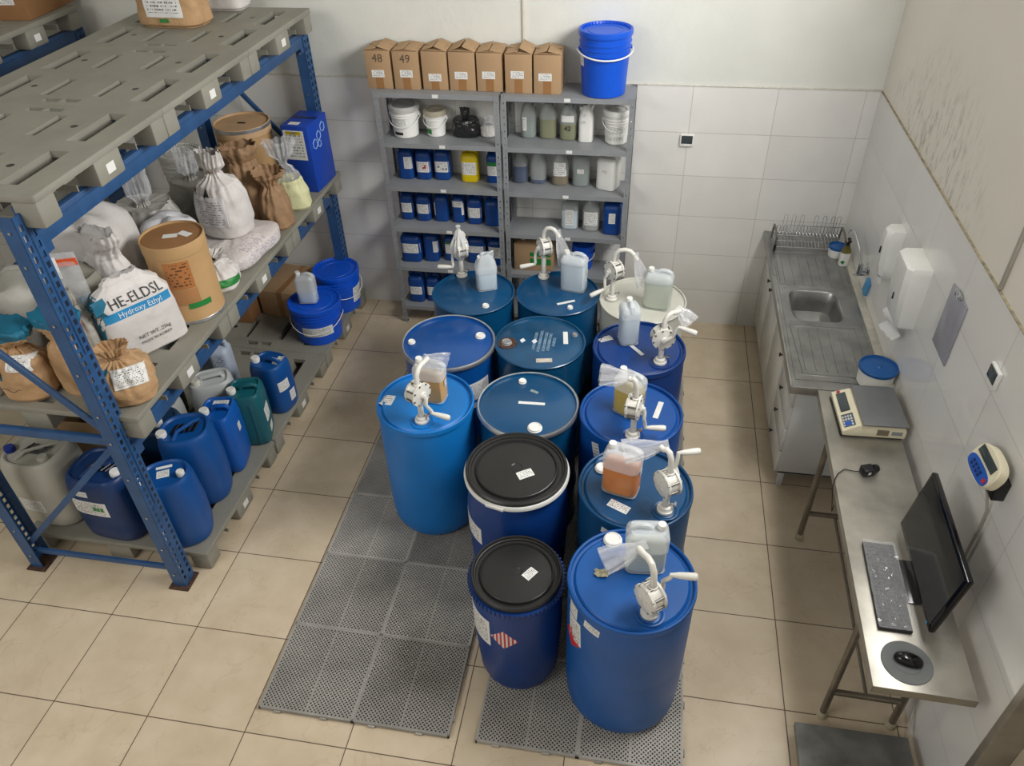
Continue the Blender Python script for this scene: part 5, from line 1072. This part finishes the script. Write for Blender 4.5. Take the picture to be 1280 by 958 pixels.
# ------------------------------------------------------------------ wall fittings
XF = WX-.009
t = thing('soap_dispenser', 'smaller white soap dispenser on the right wall, behind the towel dispenser', 'dispenser', (XF, -1.00, 1.26))
MB().loft([[(-x*k, y*j, z) for (x, y) in ((0, -.06), (.075, -.055), (.10, -.03), (.10, .03), (.075, .055), (0, .06))] for z, k, j in ((.0, .45, .5), (.03, .75, .9), (.10, .9, 1), (.28, 1.0, 1), (.32, .95, 1), (.335, .8, .95))]).build('cover', M_white, t)
MB().lathe([(.012, -.03), (.020, 0), (.022, .02)], 16, Matrix.Translation((-.045, 0, -.01))).build('nozzle', M_white, t); MB().box(-.1015, -.095, -.006, .006, .17, .21).build('sight_slot', INK, t)
t = thing('towel_dispenser', 'larger white paper towel dispenser on the right wall with a towel hanging out', 'dispenser', (XF, -1.49, 1.29))
MB().loft([[(-x*k, y*j, z) for (x, y) in ((0, -.13), (.10, -.125), (.125, -.10), (.125, .10), (.10, .125), (0, .13))] for z, k, j in ((.0, .72, .93), (.02, .82, .98), (.20, .95, 1), (.34, 1.0, 1), (.365, .97, .98), (.375, .86, .95))]).build('cover', M_white, t)
MB().box(-.118, -.112, -.006, .006, .12, .16).build('sight_slot', INK, t)
b = MB(); pts = []
for i in range(8):
    for j in range(9):
        pts.append((-.055-.018*sin(j*.9)-.012*i*.5, -.075+.15*i/7+.008*sin(j), .01-.13*j/8+.006*sin(i*2)))
b.v = pts+[(p[0]-.0015, p[1], p[2]) for p in pts]
for i in range(7):
    for j in range(8): k = i*9+j; b.f += [(k, k+1, k+10, k+9), (k+72, k+81, k+82, k+73)]
for j in range(8): b.f += [(j, j+72, j+73, j+1), (63+j, 64+j, 136+j, 135+j)]
for i in range(7): b.f += [(i*9, (i+1)*9, (i+1)*9+72, i*9+72), (i*9+8, i*9+80, i*9+89, i*9+17)]
b.build('paper_towel', mat('white_tissue', (236, 236, 236), .8, bump=.3, bscale=60), t, ang=70)
t = thing('clipboard', 'translucent clipboard with steel clip hanging on the right wall', 'clipboard', (XF, -2.02, 1.43))
MB().box(-.008, -.002, -.115, .115, 0, .34, .002).build('board', mat('smoky_acrylic', (170, 170, 182), .2, alpha=.85), t)
MB().box(-.020, -.008, -.045, .045, .335, .355, .003).tube([(-.022, -.02, .33), (-.03, 0, .37), (-.022, .02, .33)], .004, 8).build('clip', M_chrome, t)
def wallbox(name, label, loc, rz, m2):
    t = thing(name, label, 'sensor', loc, rz, 'small square wall sensors'); MB().box(-.050, .050, -.020, 0, -.045, .045, .006).build('case', M_white, t); MB().box(-.040, .040, -.0235, -.0195, -.022, .038, .002).build('display', m2, t); MB().box(-.02, .02, -.022, -.0195, -.040, -.028, .002).build('button', M_white, t)
wallbox('wall_sensor', 'small white square thermostat with dark display on the back wall', (2.583, WY-.009, 1.60), 0, M_screen)
wallbox('wall_sensor', 'small white square thermostat on the right wall above the balance', (XF, -2.60, 1.735), radians(-90), M_screen)
# weighing indicator on its bracket, with cable
t = thing('weighing_indicator', 'cream and blue scale indicator on a black bracket, right wall', 'indicator', (XF, -2.955, 1.53), 0)
MB().box(-.05, -.0, -.085, .035, -.095, .0, .004).build('wall_bracket', M_black, t)
Mi = Matrix.Translation((-.075, -.01, .020)) @ rotm(rz=radians(-88)) @ rotm(rx=radians(-24)) @ Matrix.Scale(.80, 4)
MB().loft([[(p[0], z, p[1]) for p in [(x_, y_) for x_, y_, _ in sup(.12, .085, 2.6, 0, 36)]] for z in (-.028, -.034, .03, .026)][::-1] if False else [[(x_*k, z, y_*k) for x_, y_, _ in sup(.125, .085, 2.8, 0, 40)] for z, k in ((.030, .90), (.024, 1), (-.020, 1), (-.028, .95))], M=Mi).build('case', M_beige, t)
pl = MB().loft([[(x_, z, y_) for x_, y_, _ in sup(.110, .036, 3, 0, 32)] for z in (-.027, -.031)], M=Mi @ Matrix.Translation((0, 0, -.036))).build('keypad', M_bluepanel, t)
MB().box(-.100, .085, -.032, -.027, .012, .058, .002, Mi).build('display', M_screen, t)
MB().box(.075, .100, -.034, -.031, -.045, -.025, 0, Mi).build('red_badge', REDINK, pl)
b = MB()
for r_ in range(2):
    for c_ in range(4): b.box(-.06+.03*c_-.009, -.06+.03*c_+.009, -.0345, -.031, -.028-.020*r_-.006, -.028-.020*r_+.006, .001, Mi)
b.build('keys', mat('navy_key', (20, 40, 90), .4), pl)
o = MB().tube([(XF-.05, -2.975, 1.45), (XF-.035, -2.99, 1.40), (XF-.015, -2.995, 1.33), (XF-.010, -3.0, 1.22), (XF-.010, -3.0, 1.10), (XF-.010, -3.0, .9), (XF-.010, -3.0, .7), (XF-.012, -3.02, .4), (XF-.012, -3.2, .15), (XF-.05, -3.35, .03)], .006, 8).build('indicator_cable', mat('grey_cable', (176, 172, 160), .5)); tag(o, 'pale grey cable hanging from the wall indicator', 'cable')

# ------------------------------------------------------------------ stainless bench and what stands on it
BZ = .90
t = thing('steel_bench', 'narrow stainless steel bench along the right wall', 'table', (3.588, -2.668, 0), radians(-.9))
x0, x1, y0, y1 = -.196, .196, -.942, .942
b = MB().box(x0, x1, y0, y1, BZ-.004, BZ, .0015); b.box(x0, x0+.003, y0, y1, BZ-.045, BZ-.002); b.box(x1-.003, x1, y0, y1, BZ-.045, BZ-.002); b.box(x0, x1, y0, y0+.003, BZ-.045, BZ-.002); b.box(x0, x1, y1-.003, y1, BZ-.045, BZ-.002)
b.build('bench_top', M_bench, t)
M_leg = mat('dull_steel_tube', (140, 132, 118), .35, .7, var=.15, scale=10)
for y in (.59, -.575):
    for x in (x0+.035, x1-.03):
        lg = MB().tube([(x, y, BZ-.01), (x, y, .03)], .0175, 14).build('leg', M_leg, t)
        MB().lathe([(.024, 0), (.026, .006), (.024, .035), (.019, .045), (0, .045)], 16, Matrix.Translation((x, y, 0))).build('foot_cap', mat('yellowed_rubber', (196, 188, 160), .6), lg)
    MB().tube([(x0+.035, y, .23), (x1-.03, y, .23)], .016, 12).build('cross_rail', M_leg, t)
MB().tube([(.0, .59, .23), (.0, -.575, .23)], .009, 10).build('long_rail', M_leg, t)
# balance
t = thing('bench_scale', 'cream bench scale with steel plate and blue keypad, far end of the bench', 'scale', (3.625, -1.945, BZ+.001), radians(2))
bd = MB().loft([[(-.150, -.165, z0), (.165, -.165, z0), (.165, .165, z0), (-.150, .165, z0)] for z0 in (.010,)]+[[(-.155, -.168, .02), (.168, -.168, .02), (.168, .168, .02), (-.155, .168, .02)], [(-.155, -.168, .038), (.168, -.168, .062), (.168, .168, .062), (-.155, .168, .038)], [(-.075, -.16, .078), (.160, -.16, .078), (.160, .16, .078), (-.075, .16, .078)]]).build('case', M_beige, t)
MB().box(-.062, .172, -.172, .172, .090, .098, .003).build('weighing_plate', mat('dull_weighing_plate', (128, 130, 132), .42, .5, var=.06), t); MB().box(-.02, .12, -.12, .12, .076, .091).build('plate_support', M_black, t)
MB().box(-.16, .16, -.16, .16, .0, .012, .003).build('base', M_black, t)
Ms = Matrix.Translation((-.116, 0, .0595)) @ rotm(ry=-math.atan2(.040, .080))
MB().box(-.025, .025, -.02, .135, 0, .003, .001, Ms).build('display', M_screen, t); kp = MB().box(-.030, .030, -.145, -.045, 0, .003, .001, Ms).build('keypad', mat('dark_keypad', (70, 80, 90), .4), t)
b = MB()
for i in range(4):
    for j in range(4): b.box(-.024+.0135*i-.0045, -.024+.0135*i+.0045, -.135+.022*j-.007, -.135+.022*j+.007, .003, .005, 0, Ms)
b.build('keys', mat('white_key', (214, 216, 214), .5), kp)
MB().box(-.022, .012, -.142, -.110, .0055, .007, 0, Ms).build('blue_keys', M_bluepanel, kp); MB().lathe([(.010, .003), (.010, .0045), (0, .0045)], 16, Ms @ Matrix.Translation((-.010, .148, 0))).build('red_badge', REDINK, t)
MB().box(.02, .08, -.1705, -.160, .028, .062).build('port_shade', mat('painted_port_shade', (120, 110, 90), .6), t); MB().box(.095, .150, -.1700, -.166, .034, .058).build('rating_plate', M_steel_grey, t)  # raised block, the port's recess shade put into its darker cream
for (x, y) in ((-.13, -.14), (.14, -.14), (-.13, .14), (.14, .14)): pass
# adapter with cable
t = thing('power_adapter', 'black plug-in power adapter with its lead, lying on the bench', 'adapter', (3.562, -2.385, BZ+.001), radians(20))
MB().box(-.032, .028, -.028, .026, 0, .042, .006).build('body', M_black, t); MB().lathe([(.022, 0), (.022, .02), (.018, .028), (0, .028)], 20, Matrix.Translation((.028, 0, .024)) @ rotm(ry=pi/2)).build('plug_face', M_black, t)
for s in (-1, 1): MB().tube([(.054, s*.010, .024), (.072, s*.010, .024)], .0022, 8).build('pin', M_chrome, t)
MB().tube([(-.03, 0, .015), (-.06, .02, .006), (-.10, .045, .004), (-.150, .020, .006), (-.190, -.02, .010), (-.205, -.045, -.03), (-.205, -.07, -.09), (-.195, -.08, -.16), (-.175, -.06, -.14)], .0025, 6).build('lead', M_black, t)
MB().box(-.012, .004, -.0285, -.027, .014, .030).build('label', L_small, t)
# keyboard (in its film), mouse, pad
t = thing('keyboard', 'black keyboard in a crinkled clear film sleeve on the bench', 'keyboard', (3.518, -3.105, BZ+.001), radians(-1.5))
MB().box(-.068, .068, -.235, .235, .002, .020, .004).build('base', mat('charcoal_plastic', (44, 44, 46), .45), t); kb = MB()
for i in range(6):
    for j in range(20): kb.box(-.058+.0192*i, -.058+.0192*i+.0158, -.225+.0226*j, -.225+.0226*j+.0185, .018, .0255, .001)
kb.build('keys', M_black, t)
xsn = 16; b = MB(); R = random.Random(2)
G = [[(-.072+.144*i/10, -.24+.48*j/48, .0285+R.uniform(0, .006)) for j in range(49)] for i in range(11)]
b.v = [p for r_ in G for p in r_]+[(p[0], p[1], p[2]-.0008) for r_ in G for p in r_]; N_ = 11*49
for i in range(10):
    for j in range(48): k = i*49+j; b.f += [(k, k+49, k+50, k+1), (k+N_, k+1+N_, k+50+N_, k+49+N_)]
b.build('film_sleeve', mat('thin_clear_film', (236, 238, 242), .05, alpha=.16, spec=1), t, 'crinkled clear film', ang=15)
o = thing('mouse_pad', 'round grey mouse pad at the near end of the bench', 'mouse pad', (3.530, -3.480, BZ+.001)); MB().lathe([(0, 0), (.098, 0), (.100, .002), (.098, .004), (0, .004)], 48).build('pad', mat('grey_pad', (116, 120, 120), .7), o); MB().lathe([(.055, .0042), (.056, .005), (.054, .005)], 40).build('printed_ring', mat('grey_pad_ring', (100, 104, 104), .7), o)
t = thing('computer_mouse', 'black computer mouse on the round grey pad', 'mouse', (3.534, -3.476, BZ+.0055), radians(-12))
MB().loft([[(x_*k, y_*k+0, z) for x_, y_, _ in sup(.056, .030, 2.4, 0, 36)] for z, k in ((0, .92), (.006, 1), (.018, .97), (.028, .80), (.034, .55), (.036, .2))]).build('shell', M_blackgloss, t, ang=60)
MB().box(-.045, -.022, -.003, .003, .026, .035, .0025).build('scroll_wheel', M_black, t)
# monitor
t = thing('computer_monitor', 'black flat monitor standing sideways to the wall, screen to the left', 'monitor', (3.668, -3.065, BZ+.001), radians(-1))
MB().box(-.075, .085, -.12, .12, .0, .008, .004).build('stand_base', mat('glossy_stand', (60, 60, 62), .15), t)
MB().box(.010, .030, -.03, .03, .006, .16, .004).build('stand_neck', M_black, t)
Mm = Matrix.Translation((-.008, 0, .232)) @ rotm(ry=radians(7))
sc = MB().box(-.014, .014, -.300, .300, -.176, .176, .008, Mm).build('screen_case', M_blackgloss, t); MB().box(.010, .034, -.20, .20, -.12, .12, .010, Mm).build('back_cover', M_black, t)
MB().box(-.0165, -.0145, -.281, .281, -.150, .160, 0, Mm).build('screen', mat('dark_screen_glass', (46, 46, 44), .08, var=.05), t)
MB().box(-.0162, -.0142, -.262, -.250, -.170, -.160, 0, Mm).build('power_light', mat('blue_dot', (90, 170, 220), .4), t)
# platform scale on the floor
t = thing('platform_scale', 'low grey steel platform scale on the floor in the near right corner', 'scale', (3.515, -3.635, 0))
MB().box(-.262, .262, -.275, .275, .085, .118, .004).build('platform_plate', mat('scuffed_dark_steel', (136, 136, 132), .45, .4, var=.2, scale=8), t)
MB().box(-.24, .24, -.25, .25, .03, .086, .004).build('frame', M_leg, t)
for (x, y) in ((-.2, -.2), (.2, -.2), (-.2, .2), (.2, .2)): MB().lathe([(.025, 0), (.028, .01), (.015, .031), (0, .031)], 16, Matrix.Translation((x, y, 0))).build('foot', M_black, t)
